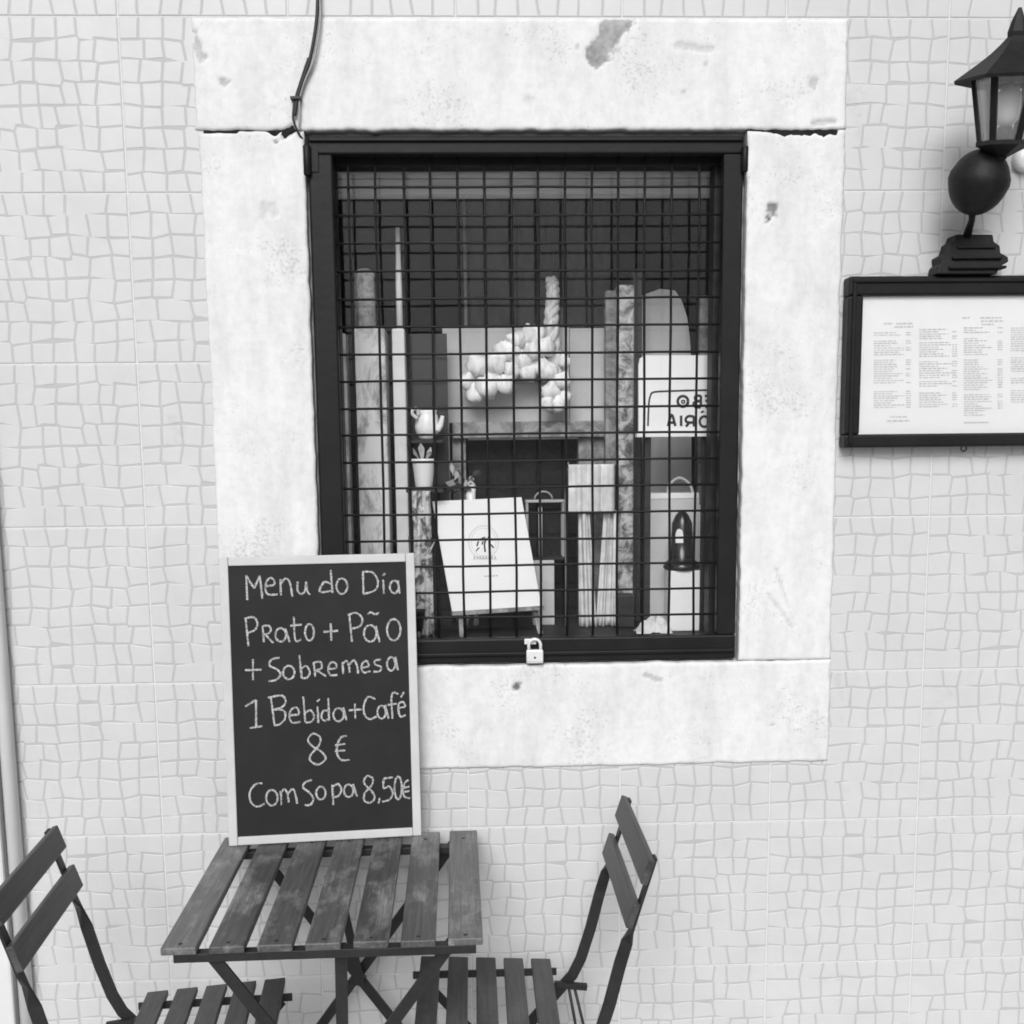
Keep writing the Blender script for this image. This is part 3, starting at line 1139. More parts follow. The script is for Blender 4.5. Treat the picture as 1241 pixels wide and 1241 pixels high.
# cabinet added in the dark; its pale edge stands in for a reflected line
dc = thing('added_cabinet', (at(650, 320, .62).x, .62, 0), 'tall dark cabinet added above the grey partition, its pale edge standing in for a reflected line', 'cabinet')
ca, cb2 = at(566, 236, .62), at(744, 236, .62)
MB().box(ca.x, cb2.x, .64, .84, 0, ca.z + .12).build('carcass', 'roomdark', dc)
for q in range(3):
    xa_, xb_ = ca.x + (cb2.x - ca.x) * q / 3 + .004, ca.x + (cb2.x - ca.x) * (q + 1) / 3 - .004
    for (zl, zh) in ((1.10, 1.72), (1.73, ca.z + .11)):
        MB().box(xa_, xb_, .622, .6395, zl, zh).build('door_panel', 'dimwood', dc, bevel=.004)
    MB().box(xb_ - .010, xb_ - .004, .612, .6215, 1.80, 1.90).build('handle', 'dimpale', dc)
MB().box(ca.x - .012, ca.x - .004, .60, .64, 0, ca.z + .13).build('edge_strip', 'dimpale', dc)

# hanging garland
GY = .345
gl = thing('hanging_garland', (at(672, 500, GY).x, GY, at(672, 500, GY).z), 'white bulbous garland hanging from a pale plaited strand before the grey panel', 'garland')
pa = [at(669, 338, GY), at(670, 360, GY), at(668, 390, GY), at(671, 430, GY), at(673, 470, GY), at(672, 497, GY)]
pp = smooth_path(pa, 6)
for s_ in (0, 2.1, 4.2):
    m = MB()
    pts = [p + Vector((.011 * math.sin(i * .9 + s_), .008 * math.cos(i * .9 + s_), 0)) * (.7 + .4 * i / len(pp)) for i, p in enumerate(pp)]
    m.tube(pts, [.009 + .004 * i / len(pts) for i in range(len(pts))], 8)
    m.build('strand', 'braid', gl)
MB().tube([pa[0] + Vector((0, 0, -.005)), Vector((pa[0].x, GY - .04, 2.0)), Vector((pa[0].x, .262, 2.12)), Vector((pa[0].x, .2475, 2.13))], .0015, 6).build('cord', 'cable', gl)
bulbs = [(566, 462, 11), (578, 442, 14), (590, 470, 15), (575, 478, 12), (602, 440, 15), (612, 466, 13), (598, 458, 13), (618, 425, 14), (626, 412, 12), (634, 436, 15),
         (640, 408, 13), (648, 424, 14), (655, 444, 13), (640, 452, 12), (662, 420, 12), (664, 450, 13), (668, 474, 12), (681, 462, 11), (684, 438, 9), (676, 490, 11), (664, 490, 10), (683, 480, 10), (620, 448, 12), (607, 424, 10), (652, 404, 10)]
for q, (x_, y_, r_) in enumerate(bulbs):
    c = at(x_, y_, GY - .012 - .006 * (q % 3))
    r3 = r_ / FPX * 2.75
    ax = Vector((random.uniform(-.8, .8), -.3, random.uniform(.2, 1))).normalized()
    mbb = MB()
    mbb.lathe(c - ax * r3 * .8, [(r3 * .25, 0), (r3 * .75, r3 * .2), (r3, r3 * .7), (r3 * .85, r3 * 1.2), (r3 * .4, r3 * 1.6), (r3 * .16, r3 * 2.0)], 15, ax)
    for vtx in mbb.v:
        e_ = vtx - c
        ang = math.atan2(e_.x, e_.y) + q
        vtx += (e_ - ax * e_.dot(ax)) * (.13 * math.sin(5 * ang)) + e_ * (.18 * noise.noise(vtx * 55))
    mbb.build('bulb', 'bulbwhite', gl)
# thread the bulbs hang on
MB().tube(smooth_path([at(672, 405, GY), at(640, 425, GY), at(600, 450, GY), at(570, 468, GY)], 5), .004, 6).build('strand', 'braid', gl)

# small flowering plant in front of the mantel
vy = .325
vb = at(571, 640, vy)
fl_ = thing('small_plant', (vb.x, vy, FLOOR), 'little dark leaved plant in a pale vase left of the black opening', 'plant')
vz = at(571, 603, vy).z
MB().lathe((vb.x, vy, FLOOR + .0006), [(.016, 0), (.014, .02), (.010, vz - FLOOR - .03), (.013, at(571, 588, vy).z - FLOOR)], 14).build('vase', 'whitecer', fl_)
rr = random.Random(4)
for q in range(26):
    c0 = Vector((vb.x + rr.uniform(-.05, .012), vy + rr.uniform(-.02, .02), at(560, 590, vy).z + rr.uniform(-.012, .035)))
    d = Vector((rr.uniform(-1, .8), rr.uniform(-.5, .5), rr.uniform(-.4, 1))).normalized()
    s_ = d.cross(Vector((rr.uniform(-.3, .3), 1, .2))).normalized() * rr.uniform(.006, .011)
    L = rr.uniform(.018, .034)
    MB().add([c0, c0 + d * L * .5 + s_, c0 + d * L, c0 + d * L * .5 - s_], [(0, 1, 2, 3)]).build('leaf', 'leaf' if q % 3 else 'paleleaf', fl_)
MB().tube([(vb.x, vy, at(571, 590, vy).z), (vb.x - .01, vy, at(560, 585, vy).z), (vb.x - .03, vy, at(560, 570, vy).z)], .002, 6).build('stem', 'leaf', fl_)

# big leaf plant at the lower left
gp = thing('leafy_plant', (at(505, 760, .16).x, .16, FLOOR), 'dark leaved plant with one pale leaf behind the chalkboard corner', 'plant')
g0 = at(500, 720, .165)
MB().lathe((g0.x, .17, FLOOR + .0006), [(.030, 0), (.040, .06), (.043, .06), (.043, .068), (.036, .068)], 18).build('pot', 'dkwood', gp)
def blade(pts, wd, mat):
    pts = smooth_path(pts, 5)
    n_ = len(pts)
    m_ = MB()
    vs_ = []
    for i_, p_ in enumerate(pts):
        t_ = (pts[min(i_ + 1, n_ - 1)] - pts[max(i_ - 1, 0)]).normalized()
        s__ = t_.cross(Vector((0, 1, 0))).normalized() * wd * math.sin(math.pi * min(.15 + .85 * i_ / (n_ - 1), .985))
        vs_ += [p_ - s__, p_ + Vector((0, .004, 0)), p_ + s__]
    m_.add(vs_, [(3 * i_ + j_, 3 * i_ + j_ + 1, 3 * i_ + j_ + 4, 3 * i_ + j_ + 3) for i_ in range(n_ - 1) for j_ in (0, 1)], True)
    return m_.build('leaf', mat, gp)
r0 = Vector((g0.x, .17, FLOOR + .06))
blade([r0, at(502, 690, .155), at(514, 678, .15), at(529, 652, .145)], .0055, 'paleleaf')
for e_ in ((488, 672), (495, 650), (508, 640), (520, 650), (478, 690), (515, 662)):
    blade([r0, at(503, 700, .165), at((e_[0] + 503) / 2 + 2, (e_[1] + 690) / 2, .165), at(e_[0], e_[1], .165 + random.uniform(-.02, .03))], .013, 'leaf')

# menu card on a small easel
ec = thing('menu_easel', (at(600, 765, .2).x, .2, FLOOR), 'white menu card with a round emblem on a small dark easel', 'easel')
BL, BR = at(548, 741, .150), at(656, 734, .185)
TL, TR = at(527, 606, .195), at(629, 604, .230)
u = (BR - BL)
v = ((TL - BL) + (TR - BR)) / 2
nrm = u.cross(v).normalized()
if nrm.y > 0:
    nrm = -nrm
q0, q1, q2, q3 = BL, BL + u, BL + u + v, BL + v
MB().hexa([q0, q1, q1 - nrm * .006, q0 - nrm * .006, q3, q2, q2 - nrm * .006, q3 - nrm * .006]).build('card', 'paper', ec)
un, vn = u.normalized(), v.normalized()
MB().obox((BL + BR) / 2 - vn * .006 + nrm * .004, u / 2 * 1.03, vn * .005, nrm * .012).build('ledge', 'mantel', ec, bevel=.001)
for s_ in (.10, .93):
    top = BL + u * s_ - nrm * .010 - vn * .004
    bot = Vector((top.x + (.012 if s_ > .5 else .002), top.y - .02, FLOOR + .001))
    MB().bar(top + (top - bot) * 1.2, bot, un, .012, .006).build('leg', 'mantel', ec)
top = BL + u * .5 + v * .75 - nrm * .009
MB().bar(top, Vector((top.x - .03, top.y + .06, FLOOR + .002)), un, .012, .006).build('leg', 'dkwood', ec)


def on_card(x_, y_):
    """picture position -> point on the card's plane"""
    d = RM @ Vector(((x_ - CXP) / FPX, 1.0, -(y_ - CYP) / FPX))
    return CAM_O + d * ((q0 - CAM_O).dot(nrm) / d.dot(nrm)) + nrm * .0006


em = MB()
for (cx_, cy_, rx_, ry_, wd_) in ((586, 657, 18, 20, .0012), (586, 657, 15, 17, .0007)):
    em.ribbon([on_card(cx_ + rx_ * math.cos(a * math.pi / 14), cy_ + ry_ * math.sin(a * math.pi / 14)) for a in range(29)], wd_, nrm)
em.build('emblem_ring', 'ink', ec)
em = MB()
em.ribbon([on_card(588, 669), on_card(587, 660), on_card(589, 652)], .004, nrm)
for (a, b, c, d) in ((578, 662, 580, 656), (582, 655, 588, 651), (591, 651, 597, 655), (577, 668, 581, 664), (594, 660, 598, 664), (584, 660, 586, 656), (592, 657, 594, 662)):
    em.ribbon([on_card(a, b), on_card((a + c) / 2, (b + d) / 2 - 1), on_card(c, d)], .0036, nrm, jitter=.3)
em.build('emblem_tree', 'ink_dark', ec)
em = MB()
for q in range(8):
    xx = 574 + q * 3.6
    em.ribbon([on_card(xx, 678), on_card(xx + 1.2, 674)], .0022, nrm)
    em.ribbon([on_card(xx, 674), on_card(xx + 2.2, 678)], .0016, nrm)
for q in range(5):
    em.ribbon([on_card(587 + q * 3.5, 698.5 - q * .2), on_card(589.3 + q * 3.5, 698.4 - q * .2)], .0032, nrm)
em.build('small_print', 'ink', ec)

# carton with dark lantern on it
cb = tag(front_box(645, 679, 672, 730, .30, .05, True).build('small_carton', 'carton', bevel=.002), 'small pale carton with the dark lantern on top behind the menu card', 'carton')
cz = at(658, 679, .30).z
ln = thing('candle_lantern', (at(661, 680, .31).x, .325, cz), 'small dark lantern holding one white candle, on the pale carton', 'lantern')
lx0, lx1, lzt = at(638, 640, .303).x, at(684, 640, .303).x, at(661, 606, .303).z
ly0, ly1 = .303, .343
for (xx, yy) in ((lx0, ly0), (lx1 - .005, ly0), (lx0, ly1), (lx1 - .005, ly1)):
    MB().box(xx, xx + .005, yy, yy + .005, cz + .008, lzt - .006).build('post', 'silver', ln)
MB().box(lx0 - .002, lx1 + .002, ly0 - .003, ly1 + .008, lzt - .006, lzt).build('roof', 'silver', ln, bevel=.001)
MB().box(lx0 - .002, lx1 + .002, ly0 - .003, ly1 + .008, cz + .0006, cz + .008).build('base', 'iron', ln)
MB().box(lx0, lx1, ly1 + .001, ly1 + .004, cz + .008, lzt - .006).build('back_plate', 'gap', ln)
mx_ = (lx0 + lx1) / 2 - .003
MB().tube([(mx_ - .022 * math.cos(a), .325, lzt + .020 * math.sin(a)) for a in [math.pi * q / 10 for q in range(11)]], .002, 6).build('handle', 'silver', ln)
MB().lathe((at(655, 640, .32).x, .322, cz + .0085), [(.005, 0), (.005, at(655, 614, .32).z - cz - .012), (.002, at(655, 612, .32).z - cz - .009)], 10).build('candle', 'whitecer', ln)
# slim metal rod at the right of the lantern
a = at(686, 600, .285)
tag(MB().tube([(a.x, .285, FLOOR + .0006), (a.x, .285, a.z), (a.x + .004, .285, at(690, 560, .285).z)], .0035, 8).build('display_rod', 'silver'), 'slim upright metal rod between lantern and pale curtain', 'rod')

# pale curtain in two drops under a valance
cu = thing('pale_curtain', (at(717, 760, .26).x, .26, FLOOR), 'pale folded curtain with a dark gap down its middle', 'curtain')


def drape(x0t, x1t, x0b, x1b, yt, yb, Y, name, folds, amp=.008):
    m_ = MB()
    a_, b_ = at(x0t, yt, Y), at(x1t, yt, Y)
    c_, d_ = at(x0b, yb, Y), at(x1b, yb, Y)
    zb_ = max(c_.z, FLOOR + .002)
    nx_, nz_ = 28, 16
    vs_ = []
    for q_ in range(nz_ + 1):
        for p_ in range(nx_ + 1):
            u_, v_ = p_ / nx_, q_ / nz_
            x_ = (a_.x + (b_.x - a_.x) * u_) * (1 - v_) + (c_.x + (d_.x - c_.x) * u_) * v_
            vs_.append((x_, Y + amp * math.sin(u_ * folds * 6.28 + v_ * .8) + amp * .4 * math.sin(u_ * folds * 15 + 1), a_.z + (zb_ - a_.z) * v_))
    m_.add(vs_, [(q_ * (nx_ + 1) + p_, q_ * (nx_ + 1) + p_ + 1, (q_ + 1) * (nx_ + 1) + p_ + 1, (q_ + 1) * (nx_ + 1) + p_) for q_ in range(nz_) for p_ in range(nx_)], True)
    o_ = m_.build(name, 'cloth', cu)
    o_.modifiers.new('thick', 'SOLIDIFY').thickness = .002
    return o_


drape(689, 745, 689, 745, 563, 622, .245, 'valance', 3, .006)
drape(701, 714, 702, 723, 618, 772, .262, 'drop', 1.5)
drape(733, 747, 723, 747, 618, 772, .264, 'drop', 2)
MB().tube([at(686, 565, .258), at(748, 565, .258)], .004, 8).build('rail', 'dkwood', cu)
MB().tube([Vector((at(747.5, 600, .278).x, .282, FLOOR + .0006)), Vector((at(747.5, 600, .278).x, .282, at(747, 564, .278).z)), at(745, 565, .258)], .004, 6).build('rail_post', 'dkwood', cu)

# speckled post and neighbours: solids, most standing in for street reflections
sp = thing('speckled_post', (at(755, 700, .32).x, .32, FLOOR), 'speckled grey stone post right of the pale curtain', 'post')
front_box(748, 345, 767, 770, .32, .05, True).build('shaft', 'speckle', sp, bevel=.004)
front_box(734, 352, 747, 640, .345, .03, True).build('side_strip', 'mantel', sp, bevel=.002)
tag(front_box(767.6, 330, 776, 770, .325, .04, True).build('dark_post', 'dkwood', bevel=.002), 'thin dark wooden post right of the speckled stone post', 'post')
# pale arched panel
m = MB()
arc = [(778, 700), (778, 358), (800, 350), (818, 352), (826, 364), (833, 385), (836, 410), (838, 440), (838, 700)]
fr = [at(x_, y_, .42) for x_, y_ in arc]
for p in fr:
    p.z = max(p.z, FLOOR + .0006)
n_ = len(fr)
m.add(fr + [p + Vector((0, .03, 0)) for p in fr], [tuple(range(n_)), tuple(range(2 * n_ - 1, n_ - 1, -1))] + [(i, (i + 1) % n_, n_ + (i + 1) % n_, n_ + i) for i in range(n_)])
tag(m.build('arched_panel', 'panelgrey'), 'grey panel with rounded shoulder above the built sign reflection', 'panel')
tag(front_box(849, 358, 864, 500, .36, .03, True).build('narrow_board', 'mantel', bevel=.002), 'narrow grey board at the right edge inside the window', 'board')

# street sign's reflection in the glass, built as a solid board on legs
sg = thing('sign_reflection', (at(818, 530, .16).x, .16, FLOOR), 'street sign reflection built as a white board with dark mirrored lettering', 'sign')
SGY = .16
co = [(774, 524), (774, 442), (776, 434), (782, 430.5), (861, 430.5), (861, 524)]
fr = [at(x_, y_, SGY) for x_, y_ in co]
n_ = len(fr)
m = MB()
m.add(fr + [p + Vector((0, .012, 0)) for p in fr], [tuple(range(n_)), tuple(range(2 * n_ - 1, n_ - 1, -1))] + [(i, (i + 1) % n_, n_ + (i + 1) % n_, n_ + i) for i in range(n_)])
m.build('reflection_board', 'paper', sg)
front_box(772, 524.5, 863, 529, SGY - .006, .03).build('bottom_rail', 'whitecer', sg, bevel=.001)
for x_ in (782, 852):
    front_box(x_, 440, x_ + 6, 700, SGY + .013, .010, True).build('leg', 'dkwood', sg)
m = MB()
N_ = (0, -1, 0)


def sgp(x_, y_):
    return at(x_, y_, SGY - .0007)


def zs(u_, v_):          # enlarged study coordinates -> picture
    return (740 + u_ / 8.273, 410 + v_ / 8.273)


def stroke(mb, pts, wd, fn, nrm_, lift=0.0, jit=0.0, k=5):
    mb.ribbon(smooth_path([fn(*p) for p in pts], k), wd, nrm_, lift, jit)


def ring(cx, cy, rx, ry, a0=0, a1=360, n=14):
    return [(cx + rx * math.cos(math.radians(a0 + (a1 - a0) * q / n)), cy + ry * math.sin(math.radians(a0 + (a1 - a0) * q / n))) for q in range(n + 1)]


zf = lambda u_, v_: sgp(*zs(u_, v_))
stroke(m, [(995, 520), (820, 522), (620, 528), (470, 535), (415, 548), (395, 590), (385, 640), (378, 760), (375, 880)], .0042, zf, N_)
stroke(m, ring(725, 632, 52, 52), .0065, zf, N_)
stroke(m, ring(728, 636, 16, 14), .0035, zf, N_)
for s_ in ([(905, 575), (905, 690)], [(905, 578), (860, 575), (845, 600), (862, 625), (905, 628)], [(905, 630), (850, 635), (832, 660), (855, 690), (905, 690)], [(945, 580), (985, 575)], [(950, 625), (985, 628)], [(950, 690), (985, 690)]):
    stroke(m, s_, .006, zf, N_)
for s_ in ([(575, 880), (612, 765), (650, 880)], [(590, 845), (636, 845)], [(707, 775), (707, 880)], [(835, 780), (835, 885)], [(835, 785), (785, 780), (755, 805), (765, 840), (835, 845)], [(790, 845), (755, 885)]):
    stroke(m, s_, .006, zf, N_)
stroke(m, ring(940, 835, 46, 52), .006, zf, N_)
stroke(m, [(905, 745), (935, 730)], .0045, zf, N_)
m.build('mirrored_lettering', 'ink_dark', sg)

# white box with black bell-shaped lamp, paper bag, crumpled cloth, dark box; most replace street reflections
wb = tag(front_box(812, 692, 857, 770, .18, .07, True).build('white_box', 'whitecer', bevel=.002), 'white box at the lower right inside the window', 'box')
wz = at(834, 692, .18).z
bl = thing('black_lamp', (at(826, 690, .215).x, .215, wz), 'black bell shaped lamp standing on the white box', 'lamp')
lc = at(826, 690, .215)
hh = at(826, 620, .215).z - wz
MB().lathe((lc.x, .215, wz + .0006), [(.042, 0), (.045, .006), (.040, .016), (.030, .024), (.026, hh * .5), (.024, hh * .8), (.016, hh * .93), (.008, hh)], 24).build('lamp_body', 'blackgloss', bl)
pw_ = [(819, 658), (819, 647), (821, 642), (824, 641), (827, 643), (828, 648), (828, 658)]
fr = [at(x_, y_, .1865) for x_, y_ in pw_]
n_ = len(fr)
m = MB()
m.add(fr + [p + Vector((0, .006, 0)) for p in fr], [tuple(range(n_)), tuple(range(2 * n_ - 1, n_ - 1, -1))] + [(i, (i + 1) % n_, n_ + (i + 1) % n_, n_ + i) for i in range(n_)])
m.build('highlight_patch', 'whitecer', bl)  # white patch put on the dark body as a painted highlight
pb = thing('paper_bag', (at(812, 760, .27).x, .27, FLOOR), 'pale paper bag with looped handle behind the black lamp', 'bag')
m = front_box(785, 600, 846, 770, .27, .05, True)
m.build('bag_body', 'bagpaper', pb, bevel=.003)
MB().tube(smooth_path([at(809, 601, .275), at(812, 587, .275), at(824, 579, .275), at(836, 587, .275), at(840, 601, .275)], 5), .0035, 8).build('handle', 'bagpaper', pb)
front_box(784, 598, 847, 604, .268, .054).build('folded_rim', 'whitecer', pb, bevel=.001)
tag(front_box(848, 612, 858, 640, .256, .01, True).build('white_card', 'whitecer'), 'narrow white card standing right of the black lamp', 'card')
tag(front_box(748, 722, 769, 770, .24, .05, True).build('dark_box', 'iron', bevel=.002), 'small dark box at the foot of the speckled post', 'box')
m = MB()
vs, nn = [], 14
c0 = at(792, 752, .17)
for q in range(nn + 1):
    for p in range(nn + 1):
        u_, v_ = p / nn - .5, q / nn - .5
        rr_ = max(0, 1 - (u_ * u_ + v_ * v_) * 3.4)
        vs.append((c0.x + u_ * .085, .17 + v_ * .07, FLOOR + .0012 + rr_ * (.034 + .020 * noise.noise((u_ * 6, v_ * 6, 2)) + .010 * noise.noise((u_ * 15, v_ * 15, 5)))))
m.add(vs, [(q * (nn + 1) + p, q * (nn + 1) + p + 1, (q + 1) * (nn + 1) + p + 1, (q + 1) * (nn + 1) + p) for q in range(nn) for p in range(nn)])
tag(m.build('crumpled_cloth', 'cloth'), 'crumpled pale cloth lying at the foot of the paper bag', 'cloth')

# ------------------------------------------------------------------ framed menu
MX0, MX1, MZ0, MZ1 = 1.4930, 2.0640, 1.5270, 1.8830
MYF = -0.042
mc = thing('menu_case', ((MX0 + MX1) / 2, 0, MZ0), 'black framed glazed case with a printed menu sheet on the tiled wall', 'menu case')
fwm = .032
for (a, b, c, d) in ((MX0, MX1, MZ1 - .040, MZ1), (MX0, MX1, MZ0, MZ0 + .028), (MX0, MX0 + fwm, MZ0 + .0282, MZ1 - .0402), (MX1 - fwm, MX1, MZ0 + .0282, MZ1 - .0402)):
    MB().box(a, b, MYF, -.0015, c, d).build('frame_rail', 'black', mc, bevel=.005)
for (a, b, c, d) in ((MX0 + .008, MX1 - .008, MZ1 - .014, MZ1 - .006), (MX0 + .008, MX0 + .016, MZ0 + .008, MZ1 - .0142)):
    MB().box(a, b, MYF - .005, MYF + .001, c, d).build('moulding', 'black', mc, bevel=.002)
MB().box(MX0 + .006, MX1 - .006, -.0268, -.0020, MZ0 + .006, MZ1 - .006).build('back_board', 'gap', mc)
sh = MB().box(MX0 + fwm + .0005, MX1 - fwm - .0005, -.0290, -.0270, MZ0 + .0285, MZ1 - .0405).build('menu_sheet', 'sheet', mc)
MB().box(MX0 + fwm - .004, MX1 - fwm + .004, -.0360, -.0335, MZ0 + .026, MZ1 - .038).build('pane', 'caseglass', mc)
rr = random.Random(12)
m = MB()
CY_ = -.0297


def mp(x_, y_):
    return at(x_, y_, CY_)


def text_line(x0_, x1_, y_, h_, slope=-.012):
    x_ = x0_
    while x_ < x1_:
        wl = rr.uniform(1.6, 6.5)
        e_ = min(x_ + wl, x1_)
        a_, b_ = mp(x_, y_ + (x_ - x0_) * slope), mp(e_, y_ + (e_ - x0_) * slope)
        hz = h_ / FPX * 2.45
        m.add([a_, b_, b_ + Vector((0, 0, hz)), a_ + Vector((0, 0, hz))], [(0, 1, 2, 3)])
        x_ = e_ + rr.uniform(.7, 1.5)


# columns: (left, right of the wording, price column, list of (first line y, last line y))
for (xl, xr, xp, blocks) in ((1059, 1088, 1101, ((404, 408), (414, 432), (437, 466), (475, 496))),
                             (1114, 1145, 1157, ((400, 413), (416, 433), (439, 459), (463, 471), (477, 496))),
                             (1168, 1194, 1212, ((398, 405), (411, 432), (437, 473), (479, 504))),
                             (1225, 1262, 1272, ((398, 427), (434, 453), (459, 467), (474, 490)))):
    for (ya, yb) in blocks:
        y_ = ya
        while y_ <= yb:
            text_line(xl, xr + rr.uniform(-10, 9), y_, rr.uniform(.75, 1.15))
            if rr.random() < .7:
                text_line(xp - 3, xp + 3, y_ - .4, 1.0)
            y_ += 2.75
for (x0_, x1_, y_) in ((1084, 1107, 397), (1086, 1106, 393), (1071, 1082, 393), (1188, 1214, 386), (1189, 1216, 390), (1190, 1204, 394), (1166, 1176, 386), (1079, 1099, 506), (1075, 1102, 511), (1168, 1199, 513)):
    text_line(x0_, x1_, y_, 1.5)
m.build('menu_print', 'ink', mc)
hk = at(1168, 543, -.02)
MB().tube([(hk.x + .006 * math.cos(a), -.02, MZ0 - .004 + .006 * math.sin(a)) for a in [2 * math.pi * q / 12 for q in range(13)]], .0016, 6).build('ring_pull', 'iron', mc)

# ------------------------------------------------------------------ wall lantern
LX, LYB = 1.742, -.05
wl = thing('wall_lantern', (LX, 0, MZ1), 'black iron lantern on a ball joint and stepped foot above the menu case', 'lantern')
m = MB()
bz_ = MZ1 + .0008
bxc = at(1180, 320, -.04).x
sil = [(1135, 329), (1137, 319), (1141, 316), (1140, 307), (1149, 302), (1152, 291), (1157, 288), (1160, 280), (1205, 280), (1206, 289), (1213, 294), (1213, 303),
       (1222, 308), (1222, 314), (1211, 320), (1207, 329)]
pts_ = [at(x_, y_, -.05) for x_, y_ in sil]
zmin = min(p.z for p in pts_)
n_ = len(pts_)
fr = [Vector((p.x, -.056 + .35 * (p.z - zmin) * .4, bz_ + (p.z - zmin) * 1.0)) for p in pts_]
m = MB()
m.add(fr + [Vector((p.x, -.0015, p.z)) for p in fr], [tuple(range(n_)), tuple(range(2 * n_ - 1, n_ - 1, -1))] + [(i, (i + 1) % n_, n_ + (i + 1) % n_, n_ + i) for i in range(n_)])
m.build('foot', 'lamp', wl, bevel=.0025, segs=2)
for (za, hw, dp) in ((.010, .060, .064), (.030, .052, .060), (.052, .040, .054)):
    MB().box(bxc - hw, bxc + hw, -dp, -.03, bz_ + za, bz_ + za + .006).build('foot_moulding', 'lamp', wl, bevel=.002)
top_b = Vector((bxc - .012, -.035, bz_ + .080))
ballc = at(1186, 221, -.13)
MB().tube([top_b + Vector((-.004, 0, -.004)), (top_b + ballc) / 2 + Vector((-.002, 0, -.02)), ballc + Vector((-.006, .01, -.05))], [.009, .0065, .0075], 10).build('stem', 'lamp', wl)
pr = []
RB = .0575
for q in range(17):
    a = math.pi * q / 16
    pr.append((RB * math.sin(a) * (.93 + .07 * q / 8 if q < 8 else 1.0) * (1.035 if q in (8, 9) else 1.0), -RB * math.cos(a) * 1.10))
baxis = Vector((.15, -.25, 1)).normalized()
MB().lathe(ballc, pr, 28, baxis).build('ball', 'lamp', wl)
# lantern body, leaning slightly outwards
laxis = Vector((.01, -.16, 1)).normalized()
neck = at(1214, 189, -.175)
MB().tube([ballc + Vector((.02, -.02, .03)), (ballc + neck) / 2 + Vector((.01, 0, .01)), neck + laxis * .01], [.014, .011, .016], 12).build('neck', 'lamp', wl)
cb_ = neck + laxis * .004
H0, H1 = .022, .135
R0, R1 = .044, .068
HEX = math.radians(40)


def hexring(r_, h_):
    u_ = laxis.cross(Vector((0, 1, 0))).normalized()
    v_ = laxis.cross(u_)
    return [cb_ + laxis * h_ + (u_ * math.cos(HEX + math.pi * q / 3) + v_ * math.sin(HEX + math.pi * q / 3)) * r_ for q in range(6)]


MB().lathe(cb_, [(.012, -.006), (.030, .004), (R0 + .006, .014), (R0 + .006, H0)], 6, laxis, False, HEX).build('base_cup', 'lamp', wl)
MB().lathe(cb_, [(R1 + .006, H1), (R1 + .010, H1 + .010), (R1 + .033, H1 + .012 - .020), (R1 + .035, H1 + .016 - .018), (.062, H1 + .028), (.042, H1 + .044), (.026, H1 + .060), (.016, H1 + .072),
                 (.017, H1 + .080), (.012, H1 + .100), (.003, H1 + .122)], 6, laxis, False, HEX).build('roof', 'lamp', wl)
lo_, hi_ = hexring(R0, H0), hexring(R1, H1)
for q in range(6):
    d_ = ((lo_[q] + hi_[q]) / 2 - (cb_ + laxis * (H0 + H1) / 2)).normalized()
    MB().bar(lo_[q], hi_[q], laxis.cross(d_), .011, .009).build('rib', 'lamp', wl)
    a, b, c, d = lo_[q], lo_[(q + 1) % 6], hi_[(q + 1) % 6], hi_[q]
    n_ = (b - a).cross(d - a).normalized() * .0015
    MB().hexa([a - n_, b - n_, b + n_, a + n_, d - n_, c - n_, c + n_, d + n_]).build('pane', 'lampglass', wl)
MB().lathe(cb_, [(.014, H0), (.014, H0 + .024), (.011, H0 + .028)], 14, laxis).build('lamp_holder', 'lamp', wl)
MB().lathe(cb_, [(.010, H0 + .026), (.022, H0 + .040), (.024, H0 + .060), (.022, H0 + .085), (.014, H0 + .100), (.004, H0 + .106)], 18, laxis).build('bulb', 'whitecer', wl)
jb = at(1243, 193, -.01)
tag(MB().lathe((jb.x, -.0015, jb.z), [(.026, 0), (.026, .014), (.022, .020), (.010, .022)], 20, (0, -1, 0)).build('junction_box', 'whitecer'), 'round white junction box on the wall behind the lantern', 'junction box')

# ------------------------------------------------------------------ cable at the top left
cbk = thing('cable', (at(360, 155, 0).x, -.012, at(360, 155, 0).z), 'black cable running down over the lintel to the window corner', 'cable')
cp = [at(386, -60, -.016), at(385, 0, -.017), at(383, 30, -.018), at(376, 70, -.018), at(366, 100, -.017), at(360, 120, -.016), at(357, 140, -.015)]
cp = [Vector(p) for p in cp]
m = MB().tube(smooth_path(cp, 6), .0036, 8).build('black_strand', 'cable', cbk)
off = [Vector((.0075, .001, 0)) * s_ for s_ in (.1, .6, 1, 1, .5, .7)]
cp2 = [p + o_ for p, o_ in zip(cp[:6], off)] + [at(363, 140, -.014), at(362, 158, -.010)]
MB().tube(smooth_path(cp2, 6), .0020, 8).build('grey_strand', 'greywire', cbk)
cp3 = [p + Vector((-.004, .001, 0)) for p in cp[3:6]] + [at(355, 140, -.014), at(357, 150, -.013), at(362, 162, -.010), at(368, 170, 0)]
MB().tube(smooth_path(cp3, 6), .0022, 8).build('thin_strand', 'cable', cbk)
c = at(358.5, 120, -.012)
MB().box(c.x - .010, c.x + .012, -.023, -.006, c.z - .003, c.z + .003).build('clip', 'cable', cbk, bevel=.001)

